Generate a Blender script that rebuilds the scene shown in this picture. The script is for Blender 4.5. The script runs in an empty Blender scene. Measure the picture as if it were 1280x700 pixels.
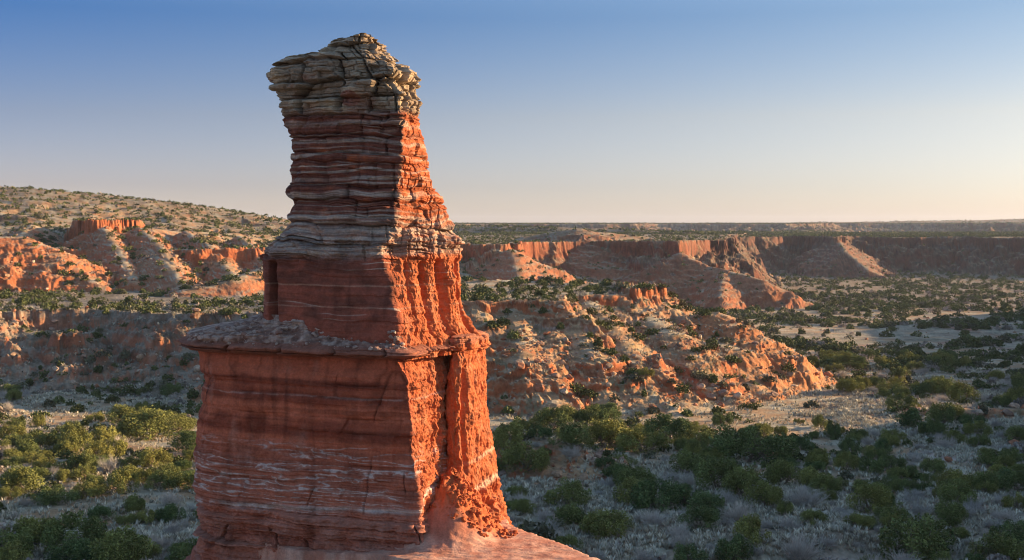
import bpy, math, random
import numpy as np

# ------------------------------------------------------------------ camera, sky, sun, exposure
F = 1545.0                      # focal length in photo pixels (1280 wide)
SC = bpy.context.scene
PI = math.pi
cam_data = bpy.data.cameras.new("camera")
cam_data.sensor_width = 36.0
cam_data.lens = 36.0 * F / 1280.0
cam_data.shift_y = -70.0 / 1280.0
cam_data.clip_start = 0.5
cam_data.clip_end = 60000.0
cam = bpy.data.objects.new("camera", cam_data)
cam.rotation_euler = (PI / 2, 0, 0)
SC.collection.objects.link(cam)
SC.camera = cam

SUN_EL = math.radians(12.5)
SUN_AZ = math.radians(71.5)     # compass style: 0 = +Y (view direction), 90 = +X
world = bpy.data.worlds.new("World")
SC.world = world
world.use_nodes = True
nt = world.node_tree
bg = nt.nodes["Background"]
sky = nt.nodes.new("ShaderNodeTexSky")
sky.sky_type = 'NISHITA'
sky.sun_disc = False
sky.sun_elevation = SUN_EL
sky.sun_rotation = SUN_AZ
sky.altitude = 900
sky.air_density = 1.0
sky.dust_density = 1.3
sky.ozone_density = 2.2
# evening dust in the air: the clear-air sky is tinted by direction (paler and warmer low down and towards the sun); above the view it is brightened only to fill the shade
tcw = nt.nodes.new("ShaderNodeTexCoord"); sxyz = nt.nodes.new("ShaderNodeSeparateXYZ")
nt.links.new(tcw.outputs["Generated"], sxyz.inputs[0])
def sky_ramp(stops):
    r = nt.nodes.new("ShaderNodeValToRGB"); cr = r.color_ramp
    cr.elements[0].position = stops[0][0]; cr.elements[1].position = stops[-1][0]
    for s in stops[1:-1]: cr.elements.new(s[0])
    for e, s in zip(cr.elements, stops): e.color = (s[1] / 2.2, s[2] / 2.2, s[3] / 2.2, 1)
    nt.links.new(sxyz.outputs[2], r.inputs[0]); return r
ra = sky_ramp([(0.0, 1.55, 1.36, 1.70), (0.03, 1.02, 0.87, 1.17), (0.086, 0.76, 0.68, 0.90), (0.165, 0.32, 0.52, 0.90), (0.42, 2.2, 2.1, 2.0), (1.0, 2.2, 2.15, 2.05)])
rb = sky_ramp([(0.0, 0.99, 0.96, 1.25), (0.03, 1.03, 0.95, 1.13), (0.086, 1.20, 0.95, 0.91), (0.165, 0.84, 0.82, 0.87), (0.42, 2.2, 2.1, 2.0), (1.0, 2.2, 2.15, 2.05)])
mrx = nt.nodes.new("ShaderNodeMapRange"); mrx.inputs[1].default_value = -0.39; mrx.inputs[2].default_value = 0.42
nt.links.new(sxyz.outputs[0], mrx.inputs[0])
mxc = nt.nodes.new("ShaderNodeMix"); mxc.data_type = 'RGBA'
nt.links.new(mrx.outputs[0], mxc.inputs[0]); nt.links.new(ra.outputs[0], mxc.inputs[6]); nt.links.new(rb.outputs[0], mxc.inputs[7])
vs = nt.nodes.new("ShaderNodeVectorMath"); vs.operation = 'MULTIPLY'
nt.links.new(sky.outputs[0], vs.inputs[0]); nt.links.new(mxc.outputs[2], vs.inputs[1])
v2 = nt.nodes.new("ShaderNodeVectorMath"); v2.operation = 'SCALE'; v2.inputs["Scale"].default_value = 2.2
nt.links.new(vs.outputs[0], v2.inputs[0]); nt.links.new(v2.outputs[0], bg.inputs[0])
bg.inputs[1].default_value = 0.056

sl = bpy.data.lights.new("sun", 'SUN')
sl.energy = 5.0
sl.angle = math.radians(0.5)
sl.color = (1.0, 0.69, 0.39)
sun = bpy.data.objects.new("sun", sl)
sdir = (math.sin(SUN_AZ) * math.cos(SUN_EL), math.cos(SUN_AZ) * math.cos(SUN_EL), math.sin(SUN_EL))
from mathutils import Vector
sun.rotation_euler = Vector(sdir).to_track_quat('Z', 'Y').to_euler()
SC.collection.objects.link(sun)

SC.view_settings.view_transform = 'Standard'
SC.view_settings.look = 'None'
SC.view_settings.gamma = 1.0
SC.view_settings.exposure = 1.46
SC.view_settings.use_curve_mapping = False
SC.render.engine = 'CYCLES'
SC.cycles.max_bounces = 5
SC.cycles.diffuse_bounces = 3
SC.cycles.transparent_max_bounces = 4
SC.cycles.use_denoising = True
SC.cycles.pixel_filter_type = 'BLACKMAN_HARRIS'
SC.cycles.filter_width = 1.05

# ------------------------------------------------------------------ numeric helpers
_tabs = {}
def _tab(seed):
    if seed not in _tabs:
        r = np.random.RandomState(seed)
        p = r.permutation(256).astype(np.int32)
        a = r.rand(256) * 2 * np.pi
        g = r.normal(size=(256, 3)); g /= np.linalg.norm(g, axis=1)[:, None]
        _tabs[seed] = (np.concatenate([p, p]), np.cos(a).astype(np.float32), np.sin(a).astype(np.float32), g.astype(np.float32))
    return _tabs[seed]

def pn(x, y, seed=0):
    """2-D gradient noise, about -1..1"""
    p, gx, gy, _ = _tab(seed)
    xi = np.floor(x); yi = np.floor(y)
    xf = (x - xi).astype(np.float32); yf = (y - yi).astype(np.float32)
    xi = xi.astype(np.int64) & 255; yi = yi.astype(np.int64) & 255
    u = xf * xf * xf * (xf * (xf * 6 - 15) + 10); v = yf * yf * yf * (yf * (yf * 6 - 15) + 10)
    x1 = (xi + 1) & 255; y1 = (yi + 1) & 255
    def g(a, b, dx, dy):
        h = p[p[a] + b]
        return gx[h] * dx + gy[h] * dy
    n0 = g(xi, yi, xf, yf); n0 += u * (g(x1, yi, xf - 1, yf) - n0)
    n1 = g(xi, y1, xf, yf - 1); n1 += u * (g(x1, y1, xf - 1, yf - 1) - n1)
    return (n0 + v * (n1 - n0)) * 1.5

def pn3(x, y, z, seed=0):
    p, _, _, G = _tab(seed)
    xi = np.floor(x); yi = np.floor(y); zi = np.floor(z)
    xf = (x - xi).astype(np.float32); yf = (y - yi).astype(np.float32); zf = (z - zi).astype(np.float32)
    xi = xi.astype(np.int64) & 255; yi = yi.astype(np.int64) & 255; zi = zi.astype(np.int64) & 255
    f = lambda t: t * t * t * (t * (t * 6 - 15) + 10)
    u, v, w = f(xf), f(yf), f(zf)
    x1 = (xi + 1) & 255; y1 = (yi + 1) & 255; z1 = (zi + 1) & 255
    def g(a, b, c, dx, dy, dz):
        h = p[p[p[a] + b] + c]
        gg = G[h]
        return gg[..., 0] * dx + gg[..., 1] * dy + gg[..., 2] * dz
    def layer(c, dz):
        n0 = g(xi, yi, c, xf, yf, dz); n0 += u * (g(x1, yi, c, xf - 1, yf, dz) - n0)
        n1 = g(xi, y1, c, xf, yf - 1, dz); n1 += u * (g(x1, y1, c, xf - 1, yf - 1, dz) - n1)
        return n0 + v * (n1 - n0)
    a = layer(zi, zf)
    return (a + w * (layer(z1, zf - 1) - a)) * 1.4

def fbm(x, y, o=4, seed=0, gain=0.5):
    s = 0; a = 1.0; t = 0
    for k in range(o):
        s = s + a * pn(x * 2 ** k, y * 2 ** k, seed + k); t += a; a *= gain
    return s / t
def ridged(x, y, o=4, seed=0, gain=0.5):
    s = 0; a = 1.0; t = 0
    for k in range(o):
        s = s + a * (1 - 2 * np.abs(pn(x * 2 ** k, y * 2 ** k, seed + k))); t += a; a *= gain
    return s / t
def fbm3(x, y, z, o=4, seed=0, gain=0.5):
    s = 0; a = 1.0; t = 0
    for k in range(o):
        s = s + a * pn3(x * 2 ** k, y * 2 ** k, z * 2 ** k, seed + k); t += a; a *= gain
    return s / t
def sst(a, b, x):
    t = np.clip((x - a) / (b - a), 0, 1)
    return t * t * (3 - 2 * t)
def mix(a, b, t):
    t = np.asarray(t)[..., None]
    return np.asarray(a) * (1 - t) + np.asarray(b) * t

def new_mesh(name, co, faces, mat=None, col=None, smooth=True):
    """co (n,3), faces (m,k) with k = 3 or 4 -> a mesh; col (n,3) the point colours"""
    me = bpy.data.meshes.new(name)
    co = np.ascontiguousarray(co, np.float32); faces = np.ascontiguousarray(faces, np.int32)
    k = faces.shape[1]
    me.vertices.add(len(co)); me.vertices.foreach_set("co", co.ravel())
    me.loops.add(faces.size); me.loops.foreach_set("vertex_index", faces.ravel())
    me.polygons.add(len(faces))
    me.polygons.foreach_set("loop_start", np.arange(0, faces.size, k, dtype=np.int32))
    me.polygons.foreach_set("loop_total", np.full(len(faces), k, np.int32))
    me.polygons.foreach_set("use_smooth", np.full(len(faces), smooth, bool))
    if col is not None:
        at = me.color_attributes.new("Col", 'FLOAT_COLOR', 'POINT')
        c4 = np.ones((len(co), 4), np.float32); c4[:, :3] = col
        at.data.foreach_set("color", c4.ravel())
    me.update(calc_edges=True)
    if mat: me.materials.append(mat)
    return me

def link(name, me, parent=None, kind=None, label=None, cat=None, group=None, loc=None):
    o = bpy.data.objects.new(name, me)
    SC.collection.objects.link(o)
    if parent: o.parent = parent
    if loc is not None: o.location = loc
    if kind: o["kind"] = kind
    if label: o["label"] = label
    if cat: o["category"] = cat
    if group: o["group"] = group
    return o

def grid_faces(nr, nc, wrap=False):
    i = np.arange(nr - 1)[:, None]; j = np.arange(nc if wrap else nc - 1)[None, :]
    j1 = (j + 1) % nc
    return np.stack([i * nc + j, i * nc + j1, (i + 1) * nc + j1, (i + 1) * nc + j], -1).reshape(-1, 4)

def sub_mesh(name, co, faces, col, mask, mat):
    f = faces[mask]
    idx, inv = np.unique(f, return_inverse=True)
    return new_mesh(name, co[idx], inv.reshape(f.shape), mat, col[idx])

def PX(px, Y): return (px - 640.0) / F * Y

# ------------------------------------------------------------------ materials
def node_mat(name):
    m = bpy.data.materials.new(name); m.use_nodes = True
    b = m.node_tree.nodes["Principled BSDF"]
    b.inputs["Roughness"].default_value = 0.92
    b.inputs["Specular IOR Level"].default_value = 0.15
    return m, m.node_tree, b

def rock_mat(name, scales=(1.2, 6.0), amt=0.35, bump=0.05, bscale=4.0):
    """point colours (rock colours, in places with light or shade put in) broken up by procedural noise, with a fine bump"""
    m, t, b = node_mat(name)
    at = t.nodes.new("ShaderNodeAttribute"); at.attribute_name = "Col"
    tc = t.nodes.new("ShaderNodeTexCoord")
    prev = at.outputs["Color"]
    for k, s in enumerate(scales):
        n = t.nodes.new("ShaderNodeTexNoise"); n.inputs["Scale"].default_value = s
        n.inputs["Detail"].default_value = 6; n.inputs["Roughness"].default_value = 0.65
        t.links.new(tc.outputs["Object"], n.inputs["Vector"])
        mr = t.nodes.new("ShaderNodeMapRange")
        mr.inputs[1].default_value = 0.3; mr.inputs[2].default_value = 0.7
        mr.inputs[3].default_value = 1 - amt; mr.inputs[4].default_value = 1 + amt
        t.links.new(n.outputs["Fac"], mr.inputs[0])
        mx = t.nodes.new("ShaderNodeVectorMath"); mx.operation = 'SCALE'
        t.links.new(prev, mx.inputs[0]); t.links.new(mr.outputs[0], mx.inputs["Scale"])
        prev = mx.outputs[0]
    t.links.new(prev, b.inputs["Base Color"])
    n = t.nodes.new("ShaderNodeTexNoise"); n.inputs["Scale"].default_value = bscale
    n.inputs["Detail"].default_value = 8; n.inputs["Roughness"].default_value = 0.7
    t.links.new(tc.outputs["Object"], n.inputs["Vector"])
    bp = t.nodes.new("ShaderNodeBump"); bp.inputs["Strength"].default_value = 0.8
    bp.inputs["Distance"].default_value = bump
    t.links.new(n.outputs["Fac"], bp.inputs["Height"]); t.links.new(bp.outputs[0], b.inputs["Normal"])
    return m

M_terrain = rock_mat("canyon_ground", (0.25, 1.6), 0.25, 0.55, 0.8)
M_pillar = rock_mat("pillar_rock", (1.3, 9.0), 0.22, 0.06, 7.0)

# ------------------------------------------------------------------ terrain height
def seg_dist(X, Y, ax, ay, bx, by):
    dx, dy = bx - ax, by - ay
    L = dx * dx + dy * dy + 1e-9
    t = np.clip(((X - ax) * dx + (Y - ay) * dy) / L, 0, 1)
    return np.hypot(X - ax - t * dx, Y - ay - t * dy), t

def poly_sdf(X, Y, P):
    d = np.full(X.shape, 1e9); ins = np.zeros(X.shape, bool); S = np.zeros(X.shape); s0 = 0.0
    n = len(P)
    for i in range(n):
        ax, ay = P[i]; bx, by = P[(i + 1) % n]
        di, t = seg_dist(X, Y, ax, ay, bx, by); L = math.hypot(bx - ax, by - ay)
        up = di < d; d[up] = di[up]; S[up] = s0 + t[up] * L; s0 += L
        c = (ay > Y) != (by > Y)
        ins ^= c & (X < (bx - ax) * (Y - ay) / (by - ay + 1e-12) + ax)
    return np.where(ins, -d, d), S

def base_floor(X, Y):
    r = np.maximum(Y, np.hypot(X, Y) * 0.6)
    return np.interp(r, [0, 150, 250, 400, 700, 1100, 2000, 9000], [-33, -33, -36, -41, -47, -54, -58, -60])

def pp(L): return [(PX(a, b), b) for a, b in L]
# mesas: (name, polygon (photo x, distance), top height, cliff height, talus run, gully amplitude, gully size, outline amplitude, top tilt per metre of Y)
MESAS = [
 ("hill", pp([(470,262),(540,262),(590,259),(640,264),(690,262),(720,282),(760,284),(815,290),(828,300),(790,330),(700,352),(560,362),(470,350)]), -16.2, 2.0, 38, 13, 26, 3.5, 0.0),
 ("hill", pp([(768,292),(790,286),(818,287),(829,297),(806,312),(770,306)]), -15.2, 9.0, 13, 3, 9, 1.6, 0.0),
 ("canyon_bench", pp([(-900,290),(-300,292),(0,296),(110,302),(215,294),(330,290),(420,300),(470,312),(480,420),(300,430),(-900,430)]), -21.3, 3.0, 34, 15, 24, 4.5, 0.004),
 ("hills", pp([(-900,470),(-100,450),(60,470),(180,452),(250,440),(330,455),(430,470),(430,900),(-900,900)]), -9.5, 5, 62, 34, 28, 9, 0.012),
 ("hills", pp([(93,530),(114,490),(166,528),(176,560),(170,600),(100,600)]), 1.2, 13.0, 20, 9, 13, 2.0, 0.005),
 ("canyon_wall", pp([(200,640),(560,650),(640,640),(655,700),(730,760),(800,740),(850,720),(900,820),(930,1400),(200,1400)]), -10.5, 8, 46, 15, 34, 9, 0.0015),
 ("canyon_wall", pp([(820,1000),(900,1120),(1000,1180),(1045,1120),(1080,1180),(1200,1160),(1290,1080),(1500,1000),(1900,1000),(1900,1800),(800,1800)]), -12.0, 8, 54, 20, 50, 12, 0.0),
 ("far_rim", pp([(-1500,2300),(100,2200),(420,2300),(560,2250),(600,2500),(760,2450),(830,2800),(960,2500),(1010,2400),(1040,2900),(1150,2700),(1400,2300),(1700,2200),(2600,2200),(2600,9500),(-1500,9500)]), 0.5, 7, 190, 90, 170, 60, 0.0012),
]
# crests: (name, [(photo x, distance, height)], slope, rounding, gully amplitude, gully size)
CRESTS = [
 ("hill", [(830,296,-18.5),(862,292,-21.5),(893,287,-20.5),(920,284,-23.0),(946,281,-28.5),(962,278,-33.5)], 0.72, 3.0, 7, 13),
 ("hill", [(735,280,-17.5),(770,262,-22.5),(800,243,-29),(815,232,-33.5)], 0.75, 2.0, 5, 11),
 ("hill", [(790,288,-18.5),(835,270,-23),(880,252,-30),(893,246,-33)], 0.62, 3.0, 4, 9),
 ("hill", [(868,292,-22.5),(905,272,-26.5),(935,258,-32)], 0.62, 3.0, 4, 9),
 ("hill", [(700,264,-18.5),(735,248,-25),(762,234,-31.5)], 0.65, 2.5, 4, 9),
 ("valley_floor", [(640,175,-31.5),(668,168,-28.0),(700,166,-28.3),(745,160,-32.0)], 0.5, 1.5, 3, 6),
 ("valley_floor", [(1105,230,-34.5),(1140,226,-32.2),(1200,222,-31.8),(1300,224,-32.0)], 0.9, 0.8, 2, 5),
 ("valley_floor", [(1010,330,-38),(1090,322,-36.3),(1160,326,-36.6)], 0.8, 0.8, 2, 6),
 ("hill", [(640,262,-18),(655,240,-25),(690,228,-31)], 0.7, 2.0, 5, 10),
 ("hills", [(-120,400,-2.5),(-20,415,-4.0),(30,420,-4.5),(62,418,-8),(108,405,-17),(135,392,-22)], 0.62, 2.0, 10, 15),
 ("hills", [(330,405,-14),(290,380,-17.5),(230,372,-19.5)], 0.6, 3.0, 10, 15),
 ("hills", [(190,455,-9),(215,415,-15),(235,380,-21)], 0.6, 2.0, 9, 14),
 ("hills", [(-200,760,27),(40,720,20.2),(100,730,18.6),(190,745,13.5),(250,770,7.5),(330,800,1.0),(372,830,-7),(400,850,-18)], 0.19, 10, 40, 60),
 ("hills", [(128,500,-0.5),(150,450,-10),(168,405,-19)], 0.8, 2.0, 8, 12),
 ("hills", [(175,505,-1.5),(200,455,-8),(224,412,-16),(236,392,-21)], 0.8, 2.0, 9, 13),
 ("hills", [(232,520,-3),(262,470,-8),(288,420,-16),(300,398,-20)], 0.75, 2.0, 9, 13),
 ("hills", [(300,520,-5),(318,470,-9),(345,425,-16)], 0.75, 2.0, 9, 13),
 ("hills", [(40,540,0),(18,470,-7),(10,430,-10)], 0.7, 2.0, 9, 14),
 ("hills", [(-60,520,-3),(-30,450,-9),(-10,400,-17)], 0.7, 2.0, 9, 14),
 ("hills", [(178,520,-1.5),(215,540,-3),(260,560,-4),(330,600,-5)], 0.45, 4, 18, 22),
 ("canyon_wall", [(850,715,-16.5),(885,700,-24),(905,690,-25),(950,670,-30),(985,665,-38),(1022,660,-42)], 0.62, 2.0, 14, 20),
 ("canyon_wall", [(905,690,-25),(900,640,-38),(905,620,-44)], 0.7, 2.0, 8, 16),
 ("canyon_wall", [(640,640,-13),(648,600,-26),(665,560,-40)], 0.62, 3.0, 14, 22),
 ("canyon_wall", [(1046,1130,-14),(1058,1060,-24),(1085,1010,-38),(1125,990,-47),(1140,985,-52)], 0.7, 3.0, 20, 34),
 ("canyon_wall", [(860,1250,-8),(700,1300,-4),(600,1350,-2),(500,1400,-3)], 0.30, 8, 30, 60),
 ("canyon_wall", [(660,800,-8),(700,800,-5.0),(722,790,-2.8),(742,810,-5),(800,830,-8)], 0.42, 3, 12, 22),
 ("far_rim", [(900,3800,0),(1000,3600,5),(1130,3500,8),(1280,3350,13),(1500,3200,24)], 0.08, 20, 60, 200),
 ("far_rim", [(980,2050,-12),(1005,1960,-10),(1030,2050,-12)], 0.7, 14, 40, 60),
]
# the canyon side beyond the right edge of the view: it shades the valley floor at this hour
SHADE = [(95,-260,2),(110,-120,4),(118,-10,0),(118,50,-6),(124,90,4),(130,125,14),(140,155,20),(150,190,20.5),(158,214,19.5),(166,236,-10),(196,270,-9),(232,340,-5),(262,410,-3),(300,480,0),(336,560,3),(365,620,3),(400,670,-8),(440,730,-28)]

def heights(X, Y):
    """height and region number (0 floor, 1 shade wall, 2+ the mesas and crests) of the ground"""
    zf = base_floor(X, Y)
    R = np.hypot(X, Y)
    far = sst(350, 1500, R)
    z0 = zf + 1.6 * fbm(X / 60, Y / 60, 3, 11) + 0.5 * fbm(X / 11, Y / 11, 2, 17)
    # dry wash on the valley floor
    w1 = np.abs(fbm(X / 130 + 3.1, Y / 130, 3, 23))
    z0 = z0 - 2.2 * np.exp(-(w1 / 0.035) ** 2)
    H = z0.copy(); reg = np.zeros(X.shape, np.int32); dcap = np.full(X.shape, 9.0)
    sw = ridged(X / 9 + 5, Y / 9, 4, 31) ; mw = fbm(X / 28, Y / 28, 3, 37)
    for i, (nm, P, top, hc, run, G, L, A, tilt) in enumerate(MESAS):
        xs = [p[0] for p in P]; ys = [p[1] for p in P]; m = run + G * 2 + 60
        box = (X > min(xs) - m) & (X < max(xs) + m) & (Y > min(ys) - m) & (Y < max(ys) + m)
        x = X[box]; y = Y[box]
        if not x.size: continue
        d, S = poly_sdf(x, y, P)
        S = S + 0.35 * L * fbm(x / L, y / L, 3, 55) * 2 + 0.25 * (x + y)
        d = d + 1.1 * ridged(S / 4.5, d / 30, 3, 47 + i)
        d = d + A * fbm(x / (A * 5), y / (A * 5), 4, 41 + i) * 1.8 + 0.4 * A * ridged(x / (A * 1.8), y / (A * 1.8), 3, 43 + i)
        g = 0.62 * ridged(S / L, d / (L * 3.2), 4, 61 + i * 7, 0.5) + 0.38 * ridged(x / L * 1.3, y / L * 1.3, 4, 63 + i * 7, 0.55)
        dd = d - G * (g - 0.15) * sst(0, run * 0.5, d)
        tp = top + tilt * (y - min(ys)) + min(A * 0.12, 1.2) * fbm(x / (A * 9), y / (A * 9), 3, 77 + i) + 0.1 * d.clip(-8, 0)
        t = np.clip((dd - 1.0) / run, 0, 1)
        wc = 0.10 * run * 0.5 + 0.6
        hcl = hc * np.clip(0.6 + 2.4 * fbm(x / 20, y / 20, 4, 90 + i), 0.05, 1.5)
        h = tp - hcl * sst(0, wc, dd) - (tp - hcl - zf[box]) * (1 - (1 - t) ** 1.55)
        h = np.where(dd < 0, tp, h)
        hb = H[box]; up = h > hb
        hb[up] = h[up]; H[box] = hb
        rb = reg[box]; rb[up] = 2 + i; reg[box] = rb
        db = dcap[box]; db[up] = np.clip(dd, -9, 9)[up]; dcap[box] = db
    for i, (nm, C, s, rr, G, L) in enumerate(CRESTS):
        P = [(PX(a, b), b, c) for a, b, c in C]
        _crest(X, Y, H, reg, P, s, rr, G, L, 2 + len(MESAS) + i, 130 + i * 5, zf)
    _crest(X, Y, H, reg, SHADE, 1.5, 2.0, 4, 30, 1, 300, zf)
    # pedestal that carries the rock pillar
    dx = (X + 7.6) / 11.5; dy = (Y - 59.5) / 8.2
    q = np.hypot(dx, dy)
    hp = -18.5 - 26 * sst(0.75, 2.1, q + 0.1 * fbm(X / 5, Y / 5, 3, 9))
    up = hp > H; H[up] = hp[up]; reg[up] = 1
    return H, reg, dcap

def add_detail(X, Y, H, reg, nz):
    R = np.hypot(X, Y); on = reg > 0
    far = sst(350, 1500, R)
    st = sst(0.97, 0.80, nz)                                  # 1 on slopes
    rough = np.where(on, 0.18 + 0.9 * st, 0.12) * np.where(RN[reg] == 1, 0.65, 1.0) * np.where(RN[reg] == 2, 1.35, 1.0)
    ph = H / 3.1 + 0.5 * fbm(X / 40, Y / 40, 3, 201)
    H = H + np.where(on, 0.42 * np.sin(2 * PI * ph) + 0.16 * np.sin(2 * PI * ph * 2.7), 0) * st * (0.6 + 0.8 * far)
    H = H + rough * (0.38 * ridged(X / 5, Y / 5, 5, 211, 0.66) + 0.42 * (1 + 1.6 * far) * fbm(X / 1.7, Y / 1.7, 3, 221, 0.7))
    H = H + 0.9 * st * on * np.abs(fbm((X + Y) / 2.4, (X - Y) / 7.0, 3, 227))
    b = pn(X / 1.0, Y / 1.0, 231); b2 = pn(X / 3.6, Y / 3.6, 232)
    H = H + rough * (0.55 * np.clip(b - 0.2, 0, 1) + 0.15 * np.clip(b2 - 0.35, 0, 1)) * np.where(reg > 1, 1, 0.3)
    fg = (1 - sst(160, 480, R)) * (reg == 0)
    H = H + fg * (0.30 * np.clip(pn(X / 0.9, Y / 0.9, 241) + 0.1, 0, 1) + 0.25 * fbm(X / 3, Y / 3, 3, 243))
    return H

def _crest(X, Y, H, reg, P, s, rr, G, L, rid, seed, zf):
    xs = [p[0] for p in P]; ys = [p[1] for p in P]; m = (max(p[2] for p in P) + 62) / s + G + 10
    box = (X > min(xs) - m) & (X < max(xs) + m) & (Y > min(ys) - m) & (Y < max(ys) + m)
    x = X[box]; y = Y[box]
    if not x.size: return
    best = np.full(x.shape, -1e9)
    lat0 = ridged(x / L, y / L, 4, seed, 0.55); wp = 0.7 * L * fbm(x / L, y / L, 3, seed + 9); s0 = 0
    for (ax, ay, az), (bx, by, bz) in zip(P[:-1], P[1:]):
        d, t = seg_dist(x, y, ax, ay, bx, by)
        Ls = math.hypot(bx - ax, by - ay)
        q = s0 + ((x - ax) * (bx - ax) + (y - ay) * (by - ay)) / Ls + wp; s0 += Ls
        sd = np.sign((x - ax) * (by - ay) - (y - ay) * (bx - ax))
        lat = 0.6 * ridged(q / L + sd * 13.7, d / (3 * L), 4, seed + 3, 0.5) + 0.4 * lat0
        d = d - G * (lat - 0.1) * sst(0, 2.2 * G, d) * 0.8
        e = np.sqrt(np.maximum(d, 0) ** 2 + rr * rr) - rr
        best = np.maximum(best, az + t * (bz - az) - s * e)
    best = best + 0.09 * L * 0.5 * fbm(x / L * 1.3, y / L * 1.3, 3, seed + 50) * min(1, s * 2)
    # talus toe
    z = zf[box]
    k = np.clip((best - z) / 8.0, -1, 1)
    best = np.where(best - z < 8, z - 2 + 10 * ((k + 0.25).clip(0) / 1.25) ** 1.5, best)
    best = np.where(k <= -0.25, -1e9, best)
    hb = H[box]; up = best > hb
    hb[up] = best[up]; H[box] = hb
    rb = reg[box]; rb[up] = rid; reg[box] = rb

REG_NAME = {0: "valley_floor", 1: "valley_floor"}
for i, m in enumerate(MESAS): REG_NAME[2 + i] = m[0]
for i, m in enumerate(CRESTS): REG_NAME[2 + len(MESAS) + i] = m[0]
RN = np.array([["valley_floor", "hill", "canyon_bench", "hills", "canyon_wall", "far_rim"].index(REG_NAME[k]) for k in range(len(REG_NAME))])

TG = {}
def tg(name, X, Y):
    a = np.interp(np.arctan2(X, Y), TG['az'], np.arange(len(TG['az'])))
    r = np.interp(np.log(np.maximum(np.hypot(X, Y), 12.1)), TG['lr'], np.arange(len(TG['lr'])))
    a0 = np.clip(a.astype(int), 0, len(TG['az']) - 2); r0 = np.clip(r.astype(int), 0, len(TG['lr']) - 2); fa = a - a0; fr = r - r0
    G = TG[name]
    return (G[a0, r0] * (1 - fa) + G[a0 + 1, r0] * fa) * (1 - fr) + (G[a0, r0 + 1] * (1 - fa) + G[a0 + 1, r0 + 1] * fa) * fr

def grid_nz(X, Y, H):
    co = np.stack([X, Y, H], -1)
    gu = np.gradient(co, axis=0); gv = np.gradient(co, axis=1)
    n = np.cross(gu, gv); n /= np.linalg.norm(n, axis=-1, keepdims=True) + 1e-9
    return np.abs(n[..., 2])

def build_terrain():
    hv = math.degrees(math.atan(640 / F)) + 1.2
    a = list(np.arange(-hv, hv, 0.040))
    s = 0.1; x = hv
    right = []
    while x < 178: s = min(s * 1.05, 1.2); x += s; right.append(x)
    left = []; s = 0.1; x = -hv
    while x > -178: s = min(s * 1.07, 3.0); x -= s; left.append(x)
    az = np.radians(np.array(left[::-1] + a + right))
    nc = len(az)
    r0 = np.exp(np.linspace(math.log(12), math.log(9400), 1500))
    A, Rr = np.meshgrid(az, r0, indexing='ij')
    H, _, _ = heights(Rr * np.sin(A), Rr * np.cos(A))
    e = H / (Rr * np.maximum(np.cos(A), 0.3)) * F
    run = np.maximum.accumulate(e, axis=1)
    TG.update(az=az, lr=np.log(r0), H=H, run=run)
    vis = np.where(e >= run - 6, 1.0, 0.2)
    inv = np.where(e[:, :] < -450, 0.25, 1.0)
    w = vis * inv * (np.abs(np.diff(e, axis=1, prepend=e[:, :1])) + np.where((r0 > 105) & (r0 < 750), 0.32, 0.09)[None, :]) + 0.04
    for _ in range(3):                                   # neighbouring columns must sample alike
        k = 14
        cs = np.cumsum(np.concatenate([w[-k - 1:], w, w[:k]], 0), 0)
        w = (cs[2 * k + 1:] - cs[:-2 * k - 1]) / (2 * k + 1)
        w = (w + np.roll(w, 1, 1) + np.roll(w, -1, 1)) / 3
    c = np.cumsum(w, axis=1); c = (c - c[:, :1]) / (c[:, -1:] - c[:, :1])
    nr = 1180
    tt = np.linspace(0, 1, nr)
    R = np.empty((nc, nr))
    for j in range(nc): R[j] = np.interp(tt, c[j], r0)
    A = az[:, None] * np.ones((1, nr))
    X = R * np.sin(A); Y = R * np.cos(A)
    H, reg, dcap = heights(X, Y)
    H = add_detail(X, Y, H, reg, grid_nz(X, Y, H))
    co = np.stack([X, Y, H], -1)
    nz = grid_nz(X, Y, H)
    col = ground_colour(X, Y, H, reg, nz, R)
    f = grid_faces(nc, nr)[:, ::-1]
    rid = RN[reg].ravel()[f[:, 0]]
    co = co.reshape(-1, 3); col = col.reshape(-1, 3)
    names = ["valley_floor", "hill", "canyon_bench", "hills", "canyon_wall", "far_rim"]
    for k, nm in enumerate(names):
        me = sub_mesh(nm, co, f, col, rid == k, M_terrain)
        link(nm, me, kind="structure")

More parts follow.
